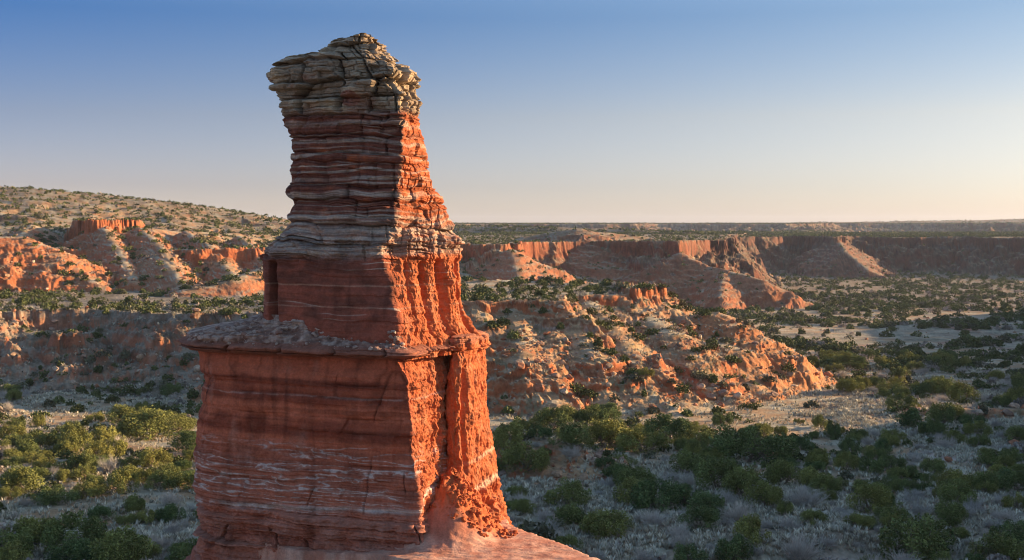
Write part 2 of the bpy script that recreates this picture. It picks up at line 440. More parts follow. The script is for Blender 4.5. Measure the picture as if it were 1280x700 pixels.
def ground_colour(X, Y, Z, reg, nz, R):
    soil = np.array([0.26, 0.20, 0.135]); grass = np.array([0.46, 0.40, 0.28]); red = np.array([0.42, 0.115, 0.042])
    tan = np.array([0.41, 0.26, 0.14]); pink = np.array([0.37, 0.155, 0.075]); white = np.array([0.52, 0.43, 0.34]); scrub = np.array([0.075, 0.080, 0.04])
    n1 = fbm(X / 34, Y / 34, 4, 401); n2 = fbm(X / 7, Y / 7, 4, 411); n3 = fbm(X / 1.6, Y / 1.6, 2, 421)
    c = mix(soil, grass, sst(-0.25, 0.3, n2 + 0.5 * n3))
    c = mix(c, np.array([0.34, 0.15, 0.09]), 0.8 * sst(0.20, 0.36, n1 + 0.35 * n2))
    c = mix(c, np.array([0.14, 0.12, 0.085]), 0.6 * sst(0.05, 0.4, n3 + 0.5 * n2))
    w1 = np.abs(fbm(X / 130 + 3.1, Y / 130, 3, 23)); c = mix(c, np.array([0.50, 0.40, 0.31]), 0.85 * sst(0.035, 0.012, w1 + 0.012 * n2))
    far = sst(260, 620, R)
    c = mix(c, scrub, (0.35 + 0.35 * far) * sst(0.0, 0.28, n2 * 0.6 + 0.5 * fbm(X / 60, Y / 18, 3, 431)))
    for (ex, ey, rx, ry, k) in ((62, 170, 5.5, 15, (0.52, 0.41, 0.34)), (58, 152, 4, 12, (0.48, 0.38, 0.30)), (37, 146, 4.0, 15, (0.50, 0.44, 0.34)), (-45, 137, 13, 10, (0.44, 0.40, 0.31)), (46, 205, 22, 16, (0.46, 0.36, 0.24)), (18, 150, 9, 12, (0.42, 0.38, 0.29))):
        q = np.hypot((X - ex) / rx, (Y - ey) / ry) + 0.7 * fbm(X / 6, Y / 8, 3, 481)
        c = mix(c, np.array(k) * (1 + 0.25 * n3)[..., None], 0.8 * sst(1.1, 0.7, q))
    hill = reg > 0
    # strata: colours by height with a gentle warp
    zz = Z + 1.2 * fbm(X / 50, Y / 50, 2, 441)
    band = fbm(zz / 2.6, zz * 0 + 0.5, 3, 451)
    rock = mix(red, pink, sst(-0.3, 0.35, band + 0.4 * n2))
    rock = mix(rock, white, 0.7 * sst(0.3, 0.5, band + 0.25 * n3))
    rock = rock * (1 - 0.45 * sst(0.0, 0.5, pn(zz / 0.9, zz * 0 + 4.4, 475) + 0.4 * n3))[..., None]
    talus = mix(pink, tan, sst(-0.45, 0.15, n2 + 0.5 * n1))
    talus = talus * (1 + 0.30 * np.sin(zz * 2 * PI / 1.55 + 2 * n2) * sst(-.2, .2, n1 + n3 * 0.5))[..., None]
    redb = sst(0.15, 0.35, pn(zz / 4.5, zz * 0 + 9.1, 471) + 0.3 * n2); talus = mix(talus, red, 0.45 * redb)
    talus = mix(talus, scrub * 1.6, 0.55 * sst(0.1, 0.35, fbm(X / 4, Y / 4, 3, 461)))
    steep = sst(0.74, 0.48, nz + 0.10 * n2)
    h = mix(talus, rock, steep)
    cr = 2 + len(MESAS)                                    # the smooth orange end of the hill, the red badlands, the red spurs of the far wall
    o_end = (reg == cr) | (reg == cr + 3)
    h = np.where(o_end[..., None], mix(h, np.array([0.45, 0.185, 0.075]), 0.45 + 0.5 * sst(-.2, .3, n1 + n2)), h)
    bad = (RN[reg] == 3) & (R < 560)
    h = np.where(bad[..., None], mix(h, red * 0.95, 0.75 * sst(-0.45, 0.1, n2 + 0.5 * band)), h)
    sp = (RN[reg] == 4) & (reg >= cr)
    h = np.where(sp[..., None], mix(h, red, 0.55), h)
    # pale weathered rock on the small middle hill, far walls: shade painted in as darker, bluer colour over the scrub
    top = sst(0.90, 0.975, nz)
    h = mix(h, mix(tan * 0.85, grass * 0.85, sst(-.2, .3, n2)), top)
    isb = (RN[reg] == 2); h = np.where(isb[..., None], mix(h, mix(np.array([0.11, 0.105, 0.075]), np.array([0.27, 0.22, 0.165]), sst(-.3, .3, n2 + .5 * n3)), 0.8 * (1 - steep * 0.55)), h)  # bench greyed so that it looks shaded, along with its scrub colour
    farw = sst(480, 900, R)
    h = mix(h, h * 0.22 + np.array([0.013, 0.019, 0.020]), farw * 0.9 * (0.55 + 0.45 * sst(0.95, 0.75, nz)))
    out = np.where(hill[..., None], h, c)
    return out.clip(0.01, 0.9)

# ------------------------------------------------------------------ the rock pillar
def tr(y, table):
    t = np.array(table, float); return np.interp(y, t[:, 0], t[:, 1])
# outline of the shaft: photo rows against photo columns of the silhouette
T_L = [(40,452),(45,425),(47,422),(52,405),(56,397),(62,394),(66,372),(72,352),(78,343),(84,340),(92,341),(98,344),(104,347),(112,351),(120,355),(132,357),(146,356),(152,358),(158,363),(170,366),(186,366),(200,368),(214,367),(228,365),(240,365),(250,368),(258,366),(266,364),(276,367),(284,364),(292,358),(300,352),(308,343),(318,334),(325,331),(332,331),(350,331),(380,330),(402,329)]
T_R = [(40,460),(45,474),(48,479),(56,483),(62,482),(66,486),(72,495),(76,505),(84,517),(92,521),(100,521),(106,519),(114,524),(122,525),(130,522),(140,519),(146,524),(152,520),(160,521),(170,525),(185,530),(200,534),(220,541),(236,544),(250,550),(262,556),(275,560),(285,564),(298,571),(304,575),(310,576),(316,573),(330,573),(345,574),(360,575),(380,578),(400,582),(412,587),(420,593),(426,599),(438,601)]
T_B = [(40,455),(45,455),(62,462),(75,470),(90,497),(105,478),(120,500),(150,501),(180,503),(200,500),(240,497),(275,492),(290,486),(300,478),(318,476),(330,480),(350,487),(375,491),(400,495),(430,500),(440,508)]
RND = np.random.RandomState(7)

def layered(zw, th, thick, seed, freq, sharp=6.0):
    """ledges: beds of uneven thickness, each standing out or back by its own amount along its length"""
    rs = np.random.RandomState(seed)
    b = np.cumsum(thick * rs.uniform(0.35, 1.8, 400)); b = b - b[200]
    k = np.searchsorted(b, zw)
    lo = b[np.clip(k - 1, 0, 399)]; hi = b[np.clip(k, 0, 399)]
    f = (zw - lo) / (hi - lo + 1e-6)
    off = pn(th * freq + k * 7.31, k * 3.77 + 0.5, seed) + 0.5 * pn(th * freq * 3.1 + k * 1.7, k * 5.1 + 0.2, seed + 1)
    body = 1 - np.abs(2 * f - 1) ** sharp
    return off, body, k, f

def blocky(zw, th, thick, bw, seed):
    """jointed beds: each bed broken into blocks that stand out or back by their own amount; also a groove mask at the joints"""
    rs = np.random.RandomState(seed)
    b = np.cumsum(thick * rs.uniform(0.4, 1.7, 400)); b = b - b[200]
    k = np.clip(np.searchsorted(b, zw), 1, 399)
    f = (zw - b[k - 1]) / (b[k] - b[k - 1] + 1e-6)
    sh = rs.uniform(0, 10, 401); wd = bw * rs.uniform(0.6, 1.6, 401)
    q = th / wd[k] + sh[k]; i = np.floor(q); g = q - i
    off = rs.uniform(-1, 1, (401, 97))[k, (i.astype(int) * 13) % 97]
    edge = np.minimum(np.minimum(f, 1 - f) * 2.2, np.minimum(g, 1 - g) * 3.0 * wd[k] / bw)
    return off, sst(0.0, 0.30, edge)

def loft(rows_y, pts_fn, ncols, vis_frac=0.72):
    """rows of photo y -> closed rings; pts_fn(y) gives control points (px, Y) from the far left round the front to the back"""
    rings = []
    for y in rows_y:
        P = pts_fn(y)
        xy = np.array([(PX(a, b), b) for a, b in P])
        rings.append(xy)
    rings = np.array(rings)                                  # rows, control, 2
    n = rings.shape[1]
    # closed Catmull-Rom, dense on the side that faces the camera
    return rings

def ring_eval(C, u):
    """C (rows,n,2) closed control rings, u (cols,) in 0..n -> (rows,cols,2)"""
    n = C.shape[1]
    i = np.floor(u).astype(int); t = (u - i)[None, :, None]
    p0, p1, p2, p3 = (C[:, (i + k) % n] for k in (-1, 0, 1, 2))
    k = 0.35
    m1 = (p2 - p0) * k; m2 = (p3 - p1) * k
    t2 = t * t; t3 = t2 * t
    return (2 * t3 - 3 * t2 + 1) * p1 + (t3 - 2 * t2 + t) * m1 + (-2 * t3 + 3 * t2) * p2 + (t3 - t2) * m2

def surf_normals(P, wrapcol=True):
    gu = (np.roll(P, -1, 1) - np.roll(P, 1, 1)) if wrapcol else np.gradient(P, axis=1)
    gv = np.gradient(P, axis=0)
    n = np.cross(gu, gv); n /= np.linalg.norm(n, axis=-1, keepdims=True) + 1e-9
    return n

RED = np.array([0.37, 0.098, 0.036]); MAROON = np.array([0.175, 0.060, 0.038]); PALE = np.array([0.50, 0.40, 0.31])
OLIVE = np.array([0.30, 0.225, 0.155]); CREAM = np.array([0.57, 0.44, 0.29]); DUST = np.array([0.46, 0.22, 0.14]); GREY = np.array([0.29, 0.245, 0.20])

def shaft():
    YR = 58.5                                               # distance used to turn rows into heights
    rows = np.concatenate([np.arange(40, 150, 0.40), np.arange(150, 330, 0.45), np.arange(330, 446, 0.5)])
    Z = (280 - rows) / F * YR
    def ctl(y):
        L = tr(y, T_L); R = tr(y, T_R); B = tr(y, T_B)
        wd = (R - L) / 200.0
        low = sst(300, 420, y)
        yb = 57.6 - 0.9 * low - (0.0 if y > 90 else 0); top = sst(95, 45, y)
        yb = yb + 1.3 * top
        yl = 60.2 + 0.2 * low; yr = 60.6 + 0.9 * low
        bk = yb + 5.0 * min(wd, 1) + 1.6 * low
        B = B + 3.5 * float(pn(np.array([y / 16.0]), np.array([0.3]), 481)[0]) + 2.0 * float(pn(np.array([y / 6.0]), np.array([0.7]), 482)[0])
        return [(L, yl), (L + 0.06 * (B - L), yl - 0.9 * min(1, wd)), (L + 0.52 * (B - L), 0.5 * (yl + yb) - 0.75), (B - 8 * wd, yb + 0.02), (B + 6 * wd, yb + 0.22),
                (B + 0.50 * (R - B), yb + 0.42 * (yr - yb)), (R - 2, yr - 0.3), (R - 3, yr + 1.0), (R - 18 * wd, bk), (0.5 * (L + R), bk + 0.6), (L + 18 * wd, bk), (L + 1, yl + 1.2)]
    C = np.array([[(PX(a, b), b) for a, b in ctl(y)] for y in rows])
    n = 12
    u = np.concatenate([np.linspace(0, 7.6, 900, endpoint=False), np.linspace(7.6, 12, 170, endpoint=False)])
    XY = ring_eval(C, u)
    P = np.empty(XY.shape[:2] + (3,)); P[..., :2] = XY; P[..., 2] = Z[:, None]
    y2 = rows[:, None] * np.ones((1, len(u))); U = u[None, :] * np.ones((len(rows), 1))
    X, Y, Zz = P[..., 0].copy(), P[..., 1].copy(), P[..., 2].copy()
    N = surf_normals(P); N[..., 2] = 0; N /= np.linalg.norm(N, axis=-1, keepdims=True)
    c0 = P[:, :, :2].mean(1, keepdims=True)
    sgn = np.sign(((P[..., :2] - c0) * N[..., :2]).sum(-1, keepdims=True)); N = N * np.where(sgn == 0, 1, sgn)
    arc = np.cumsum(np.hypot(*np.moveaxis(np.diff(XY, axis=1, prepend=XY[:, :1]), -1, 0)), 1)
    # section weights
    cap = sst(146, 136, y2); red = sst(322, 332, y2); mid = 1 - np.maximum(cap, red)
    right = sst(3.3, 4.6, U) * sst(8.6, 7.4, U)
    zw = Zz + 0.34 * fbm3(X / 2.8, Y / 2.8, Zz / 5, 3, 501) + 0.10 * fbm3(X, Y, Zz / 2, 2, 507) + 0.05 * (X + 8)
    a0 = X * 0.8 + Y * 0.8
    off, body, k, f = layered(zw, a0, 0.72, 51, 0.30)
    off2, body2, k2, f2 = layered(zw * 1.0 + 0.4, a0, 0.15, 52, 0.3, 4.0)
    offc, bodyc, kc, fc = layered(zw, a0, 0.48, 53, 0.6, 7)
    rough = fbm3(X / 0.9, Y / 0.9, Zz / 0.6, 4, 521, 0.6)
    bump = fbm3(X / 2.6, Y / 2.6, Zz / 2.2, 3, 531)
    lg = 1 + 0.5 * sst(258, 290, y2)
    plates = sst(-0.1, 0.35, pn(a0 / 2.2, zw / 0.9, 513))
    joint = np.clip(1 - np.abs(pn(a0 / 0.9 + 0.3 * k, k * 2.3, 515)) * 12, 0, 1)
    dm = 0.13 * off * lg + 0.12 * (body - 0.8) + 0.10 * off2 * lg * plates + 0.05 * body2 * plates + 0.22 * rough * lg + 0.26 * bump - 0.12 * joint
    blocks = np.clip(1 - np.abs(pn3(X / 1.5, Y / 1.5, Zz / 1.0, 541)) * 3.5, 0, 1)
    wj = 0.22 * fbm3(X / 1.1, Y / 1.1, Zz / 1.1, 3, 517)
    ob, eb = blocky(Zz + 0.30 * fbm3(X / 2.2, Y / 2.2, Zz / 3, 2, 519) + 0.3 * wj, a0 + wj, 0.62, 0.85, 54)
    ob2, eb2 = blocky(Zz + 0.16 * fbm3(X / 1.2, Y / 1.2, Zz / 2, 2, 523), a0 + 0.5 * wj, 0.22, 0.5, 55)
    om, em = blocky(zw, a0 + wj, 0.5, 1.0, 56)
    dm0 = 0.11 * om - 0.10 * (1 - em) * plates
    dc = 0.34 * ob - 0.26 * (1 - eb) + 0.12 * ob2 - 0.08 * (1 - eb2) + 0.10 * offc + 0.06 * (bodyc - 0.8) + 0.06 * off2 + 0.34 * rough + 0.30 * bump
    # red lower shaft: smooth face, fluted on the sunlit side
    flute = fbm3(X / 0.55, Y / 0.55, Zz / 3.0, 4, 551, 0.55)
    dr = 0.05 * off2 + 0.10 * rough + 0.14 * bump + right * (0.20 * flute + 0.10 * rough + 0.15 * fbm3(X / .25, Y / .25, Zz / .5, 3, 553, 0.65)) + 0.03 * fbm3(X / .5, Y / .5, Zz * 2, 2, 561)
    gr = 0
    for (g0, w, dp, wob) in ((4.95, 0.085, 0.30, 0.10), (5.45, 0.10, 0.55, 0.06), (6.02, 0.11, 0.75, 0.05), (6.45, 0.06, 0.25, 0.05), (4.45, 0.06, 0.16, 0.06)):
        gg = g0 + wob * pn(Zz * 0.6, Zz * 0 + g0, 571)
        gr = gr - dp * np.exp(-((U - gg) / w) ** 2)
    gl = -0.85 * np.exp(-((U - 0.98 - 0.03 * pn(Zz, Zz * 0, 573)) / 0.13) ** 4) * sst(322, 332, y2) * sst(410, 398, y2)
    fall = sst(318, 326, y2)
    dr = dr + gr * (1 - 0.4 * sst(400, 435, y2)) * fall + gl
    # overhanging skirt of pale beds above the red shaft
    skirt = np.exp(-((y2 - (314 - 4 * U.clip(0, 5) * 0 - 16 * sst(2.2, 4.2, U))) / 9.0) ** 2) * sst(8, 7, U)
    dm = dm + dm0
    D = cap * dc + mid * dm + red * dr + 0.12 * skirt * (1 + 1.6 * off + 1.2 * rough)
    # taper to a crown of loose blocks
    P = P + N * D[..., None]
    P[..., 2] += (0.10 * rough + 0.05 * off2) * (cap + 0.4 * mid)
    # close the top
    top = P[0].mean(0); 
    for i, s in enumerate((0.25, 0.5, 0.75)):
        pass
    # colours
    bandn = pn(zw * 1.35, zw * 0 + 3.3, 581) + 0.7 * pn(zw * 3.4, zw * 0 + 1.3, 583)
    wob = fbm3(X / 1.2, Y / 1.2, Zz * 1.5, 3, 585)
    yw = y2 + 8 * pn(a0 / 3.0, y2 / 34, 605) + 3.0 * pn(a0 / 0.9, y2 / 14, 607) + 1.2 * wob
    pale_b = 0
    for (yc, hw, sg) in ((153,5,.7),(171,1.2,.5),(181,3.2,1),(190,1.0,.5),(197,2.0,.85),(206,1.0,.5),(214,2.0,.9),(226,3.6,.65),(233,1.4,.8),(243,2.6,.85),(252,1.0,.6),(262,1.6,.6),(270,3.6,.95),(279,2.0,.8),(288,4.0,.95),(297,3.0,.9),(305,3.5,.9),(312,3.0,.85),(319,3.0,.8)):
        g = sst(hw * 1.15, hw * 0.5, np.abs(yw - yc)) * (sg + 0.8 * (pn(a0 / 1.5, y2 * 0 + yc, 609) + 0.25 * wob)).clip(0, 1)
        pale_b = np.maximum(pale_b, g)
    pale_b = np.maximum(pale_b * 0.85, 0.4 * sst(0.35, 0.5, pn(a0 / 2.5, zw * 9, 611)) * sst(-.1, .2, wob))
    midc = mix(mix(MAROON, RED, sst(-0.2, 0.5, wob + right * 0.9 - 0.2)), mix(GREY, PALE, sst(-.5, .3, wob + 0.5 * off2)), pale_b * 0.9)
    low_grey = sst(262, 285, y2 + 10 * wob)
    midc = mix(midc, mix(GREY * 0.8, PALE * 0.95, sst(-.35, .35, bandn * 0.6 + wob + 0.4 * off2)), low_grey * 0.38)
    midc = mix(midc, RED * 1.05, 0.8 * right * (1 - 0.7 * pale_b) * (1 - 0.8 * low_grey))  # sunlit side painted a brighter red than the shaded front
    midc = midc * (1 - 0.45 * sst(0.5, 0.85, np.abs(2 * f2 - 1)) * 0.6 - 0.25 * sst(0.6, 0.95, np.abs(2 * f - 1)))[..., None]
    capc = mix(OLIVE * 0.85, CREAM * 0.9, sst(-0.25, 0.5, bump + 0.5 * wob + 0.3 * offc))
    blob = sst(0.5, 0.62, np.exp(-(((X - PX(437, 58)) / 0.62) ** 2 + ((Zz - (280 - 124) / F * YR) / 0.5) ** 2)))
    capc = capc * (1 - 0.35 * (1 - eb) - 0.2 * (1 - eb2) + 0.12 * ob)[..., None]
    midc = midc * (1 - 0.35 * (1 - em) * plates)[..., None]
    capc = mix(capc, np.array([0.27, 0.12, 0.075]), 0.55 * sst(0.15, 0.45, fbm3(X / 1.1 + 3, Y, Zz / 0.8, 3, 589)) * sst(62, 90, y2))
    capc = mix(capc, np.array([0.26, 0.10, 0.07]), 0.85 * blob)
    capc = mix(capc, np.array([0.24, 0.10, 0.06]), 0.5 * sst(0.25, 0.5, pn(X / 2 + 9, Zz / 1.2, 587)) * sst(105, 125, y2))
    ln = pn(zw * 5.5, zw * 0 + 7.7, 591); dash = sst(0.05, 0.3, fbm(a0 / 1.6, zw * 2, 3, 593))
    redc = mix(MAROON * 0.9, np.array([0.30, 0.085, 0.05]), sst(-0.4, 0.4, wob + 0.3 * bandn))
    redc = mix(redc, RED * 1.1, right)  # brighter red put on the side that faces the sun
    redc = mix(redc, PALE, 0.75 * sst(0.42, 0.55, ln) * dash * (1 - 0.45 * right))
    redc = mix(redc, np.array([0.50, 0.30, 0.2]), 0.5 * np.exp(-((y2 - 356 - 2 * wob) / 0.9) ** 2) + 0.4 * np.exp(-((y2 - 383 - 2 * wob) / 0.8) ** 2))
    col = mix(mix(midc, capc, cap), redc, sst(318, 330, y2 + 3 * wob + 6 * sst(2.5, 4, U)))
    streak = sst(0.05, 0.5, fbm3(X / 0.35, Y / 0.35, Zz / 4, 3, 597))
    col = col * (1 - 0.22 * (streak * red))[..., None]
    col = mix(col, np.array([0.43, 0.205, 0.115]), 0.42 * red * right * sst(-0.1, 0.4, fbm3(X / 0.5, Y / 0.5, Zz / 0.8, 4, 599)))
    return rows, P, col, u

def cut_rows(name, rows, P, col, y0, y1, parent, cap_top=False, label=None):
    i0 = np.searchsorted(rows, y0); i1 = min(np.searchsorted(rows, y1) + 1, len(rows))
    p = P[i0:i1]; c = col[i0:i1]
    nr, nc = p.shape[:2]
    f = grid_faces(nr, nc, True)
    co = p.reshape(-1, 3); cc = c.reshape(-1, 3)
    if cap_top:
        m = p[0].mean(0); rings = []; rc = []
        for k, s in enumerate((0.85, 0.65, 0.45, 0.25, 0.08)):
            q = m + (p[0] - m) * s; q[:, 2] += 0.10 * (1 - s) + 0.08 * fbm3(q[:, 0] * 2, q[:, 1] * 2, q[:, 2], 3, 601)
            rings.append(q); rc.append(c[0])
        g = np.array(rings[::-1] + [p[0]])
        f2 = grid_faces(6, nc, True)
        n0 = len(co)
        co = np.concatenate([co, g.reshape(-1, 3)]); cc = np.concatenate([cc, np.array(rc[::-1] + [c[0]]).reshape(-1, 3)])
        f = np.concatenate([f, f2 + n0])
    me = new_mesh(name, co, f, M_pillar, cc)
    return link(name, me, parent, label=label)

def block():
    """the broad lower block, photo rows 436-720"""
    YR = 58.0
    rows = np.arange(397, 760, 0.62)
    TL = [(395,329),(403,326),(410,300),(417,266),(421,246),(424,237),(433,233),(438,236),(442,245),(446,247),(456,249),(470,253),(490,257),(520,257),(550,252),(580,249),(600,249),(640,250),(645,252),(670,253),(700,253),(760,250)]
    TB = [(395,495),(420,499),(432,503),(438,511),(446,510),(480,513),(520,517),(560,519),(600,523),(640,527),(700,530),(760,532)]
    TY = [(395,57.0),(425,56.7),(432,56.2),(438,56.0),(445,56.3),(640,56.2),(700,55.9),(760,55.5)]
    Z = (280 - rows) / F * YR
    def ctl(y):
        L = tr(y, TL); B = tr(y, TB) + 1.2 * float(pn(np.array([y / 22.0]), np.array([0.3]), 483)[0]) + 0.8 * float(pn(np.array([y / 7.0]), np.array([0.7]), 484)[0]); yb = tr(y, TY); fl = sst(395, 432, y)
        sh = sst(403, 430, y)                              # the debris shelf widens to the block's full breadth
        yl = 60.6 + 0.2 * sh
        R = 575 + 12 * sst(640, 700, y)
        w = (B - L)
        return [(L, yl), (L + 0.05 * w, yl - 1.1 * (0.6 + 0.4 * sh)), (L + 0.30 * w, yl - 1.9 - 0.5 * sh), (L + 0.66 * w, yb + 1.0 + 0.25 * (1 - sh)), (B - 9, yb + 0.03), (B + 3, yb + 0.35),
                (0.5 * (B + 558), yb + 2.0), (558, yb + 3.4), (R, 62.0), (R - 10, 65.5), (470, 67.0), (L + 60, 66.0), (L + 3, 63.0)]
    C = np.array([[(PX(a, b), b) for a, b in ctl(y)] for y in rows])
    u = np.concatenate([np.linspace(0, 8.0, 880, endpoint=False), np.linspace(8.0, 13, 150, endpoint=False)])
    XY = ring_eval(C, u)
    P = np.empty(XY.shape[:2] + (3,)); P[..., :2] = XY; P[..., 2] = Z[:, None]
    y2 = rows[:, None] * np.ones((1, len(u))); U = u[None, :] * np.ones((len(rows), 1))
    X, Y, Zz = P[..., 0].copy(), P[..., 1].copy(), P[..., 2].copy()
    N = surf_normals(P); N[..., 2] = 0; N /= np.linalg.norm(N, axis=-1, keepdims=True) + 1e-9
    c0 = P[:, :, :2].mean(1, keepdims=True)
    sgn = np.sign(((P[..., :2] - c0) * N[..., :2]).sum(-1, keepdims=True)); N = N * np.where(sgn == 0, 1, sgn)
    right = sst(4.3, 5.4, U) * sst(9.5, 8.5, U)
    shelf = sst(436, 430, y2); foot = sst(628, 650, y2)
    zw = Zz + 0.10 * fbm3(X / 4, Y / 4, Zz / 6, 3, 701) + 0.03 * fbm3(X, Y, Zz, 2, 707) + 0.015 * X
    a0 = X * 0.8 + Y * 0.8
    off, body, k, f = layered(zw, a0, 0.34, 71, 0.3, 14.0)
    off2, body2, k2, f2 = layered(zw, a0, 0.13, 72, 0.25, 4.0)
    rough = fbm3(X / 0.8, Y / 0.8, Zz / 0.6, 4, 721, 0.6); bump = fbm3(X / 3, Y / 3, Zz / 3, 3, 731)
    flute = fbm3(X / 0.45, Y / 0.45, Zz / 2.4, 4, 751, 0.55)
    oj, ej = blocky(zw + 0.1 * bump, a0 + 0.5 * fbm3(X / 2, Y / 2, Zz / 2, 3, 727), 0.9, 1.5, 78)
    crack = np.clip(1 - np.abs(pn(a0 / 1.3, Zz / 5, 761)) * 26, 0, 1) * sst(0.1, 0.3, pn(a0 / 3, Zz / 1.5, 763))
    d = 0.05 * off2 + 0.15 * rough + 0.30 * bump + 0.16 * fbm3(X / 1.3, Y / 1.3, Zz / 1.0, 3, 725) + 0.04 * fbm3(X / .25, Y / .25, Zz / .8, 2, 723) + right * (0.19 * flute + 0.12 * rough + 0.15 * fbm3(X / .25, Y / .25, Zz / .5, 3, 729, 0.65)) - 0.10 * crack + 0.07 * oj - 0.07 * (1 - ej) * sst(0.0, 0.3, bump)
    lip = np.exp(-((y2 - 436.5) / 7.5) ** 4); jt = np.clip(1 - np.abs(pn(a0 / 1.1 + 3, np.floor((y2 - 424) / 5.5) * 3.3, 765)) * 9, 0, 1)
    slab, es = blocky(zw, a0, 0.26, 1.0, 80)
    d = d + lip * (0.34 + 0.24 * slab - 0.30 * (1 - es) + 0.10 * off2)
    d = d - 0.34 * sst(442, 447, y2) * sst(472, 449, y2)
    d = d + foot * (0.16 * (body - 0.6) + 0.26 * off + 0.10 * off2 + 0.3 * rough - 0.25 * crack)
    d = d + sst(560, 585, y2) * (0.05 * off + 0.04 * body2)
    ls = sst(0.9, 0.0, U) + sst(12.2, 13, U)
    d = d + 0.25 * bump * ls
    sd = 0.35 * rough + 0.22 * fbm3(X / .35, Y / .35, Zz / .35, 3, 771, 0.7) + 0.1 * off2
    d = d * (1 - shelf) + shelf * sd
    P = P + N * d[..., None]
    P[..., 2] += shelf * 0.12 * rough
    bandn = pn(zw * 0.9, zw * 0 + 3.3, 781) + 0.6 * pn(zw * 2.6, zw * 0 + 1.3, 783)
    wob = fbm3(X / 1.3, Y / 1.3, Zz / 1.3, 4, 785)
    c = mix(np.array([0.26, 0.062, 0.032]), np.array([0.47, 0.125, 0.062]), sst(-0.45, 0.45, bandn + 0.8 * wob))
    c = mix(c, np.array([0.36, 0.135, 0.085]), 0.6 * sst(545, 600, y2 + 14 * wob))
    c = mix(c, RED * 1.12, right * 0.9)  # sunlight put into the colour: brighter red on the sunny facet
    # thin pale veins between rows 545 and 640
    v = np.minimum(np.abs(pn(a0 / 4.2 + 0.6 * wob, zw * 1.9, 791) + 0.25 * pn(a0 / 0.8, zw * 6, 793)), 1.3 * np.abs(pn(a0 / 3.0 + 5.5, zw * 2.7, 792) + 0.3 * pn(a0 / 0.6, zw * 5, 794)))
    patch = sst(-0.15, 0.1, pn(a0 / 3.2 + 2.2, zw / 1.3, 795) + 0.35 * np.exp(-(((X + 10.5) / 3.5) ** 2))) * sst(548, 562, y2 + 8 * wob) * sst(648, 632, y2) * sst(-0.30, 0.15, fbm3(X / .3, Y / .3, Zz / .2, 3, 809) + 0.1)
    c = mix(c, np.array([0.60, 0.50, 0.44]), 0.92 * sst(0.04 + 0.11 * sst(-.2, .5, wob), 0.015, v) * patch)
    c = mix(c, np.array([0.50, 0.33, 0.26]), 0.35 * sst(0.22, 0.05, v) * patch)
    l1 = np.exp(-((y2 - 494 - 4 * wob - 0.02 * (X + 8)) / 1.1) ** 2) * sst(-0.2, 0.2, wob + 0.1)
    l2 = np.exp(-((y2 - 632 + 10 * (U - 3) * 0.3 - 5 * wob + 16 * right) / 3.2) ** 2)
    c = mix(c, np.array([0.52, 0.36, 0.29]), 0.45 * l1)
    c = mix(c, np.array([0.60, 0.50, 0.43]), 0.8 * l2 * sst(-0.5, -0.05, wob + 0.15 * off2))
    c = mix(c, np.array([0.43, 0.19, 0.13]), 0.7 * foot * sst(-0.3, 0.3, wob + 0.3 * off))
    streak = sst(0.0, 0.5, fbm3(X / 0.35, Y / 0.35, Zz / 5, 3, 797))
    st2 = sst(0.1, 0.45, fbm3(X / 0.9, Y / 0.9, Zz / 9, 3, 803))
    hl = sst(0.15, 0.5, pn(zw * 4.2, a0 / 9, 805) + 0.2 * wob)
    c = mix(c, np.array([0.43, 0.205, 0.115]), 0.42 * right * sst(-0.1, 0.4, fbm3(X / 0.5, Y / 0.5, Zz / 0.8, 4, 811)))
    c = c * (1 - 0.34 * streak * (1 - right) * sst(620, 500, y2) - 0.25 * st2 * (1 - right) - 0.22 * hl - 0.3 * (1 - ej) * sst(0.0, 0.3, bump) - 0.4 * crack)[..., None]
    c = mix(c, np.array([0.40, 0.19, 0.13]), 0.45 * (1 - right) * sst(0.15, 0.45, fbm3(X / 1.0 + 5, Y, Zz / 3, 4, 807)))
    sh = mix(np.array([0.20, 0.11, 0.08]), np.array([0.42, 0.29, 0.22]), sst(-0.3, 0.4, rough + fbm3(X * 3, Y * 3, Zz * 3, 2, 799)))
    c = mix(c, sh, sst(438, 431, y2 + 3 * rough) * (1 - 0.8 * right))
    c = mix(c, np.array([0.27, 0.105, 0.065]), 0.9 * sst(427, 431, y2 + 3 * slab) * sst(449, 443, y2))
    c = c * (1 - 0.3 * lip * (1 - es) + 0.18 * lip * slab)[..., None]
    return rows, P, c, u

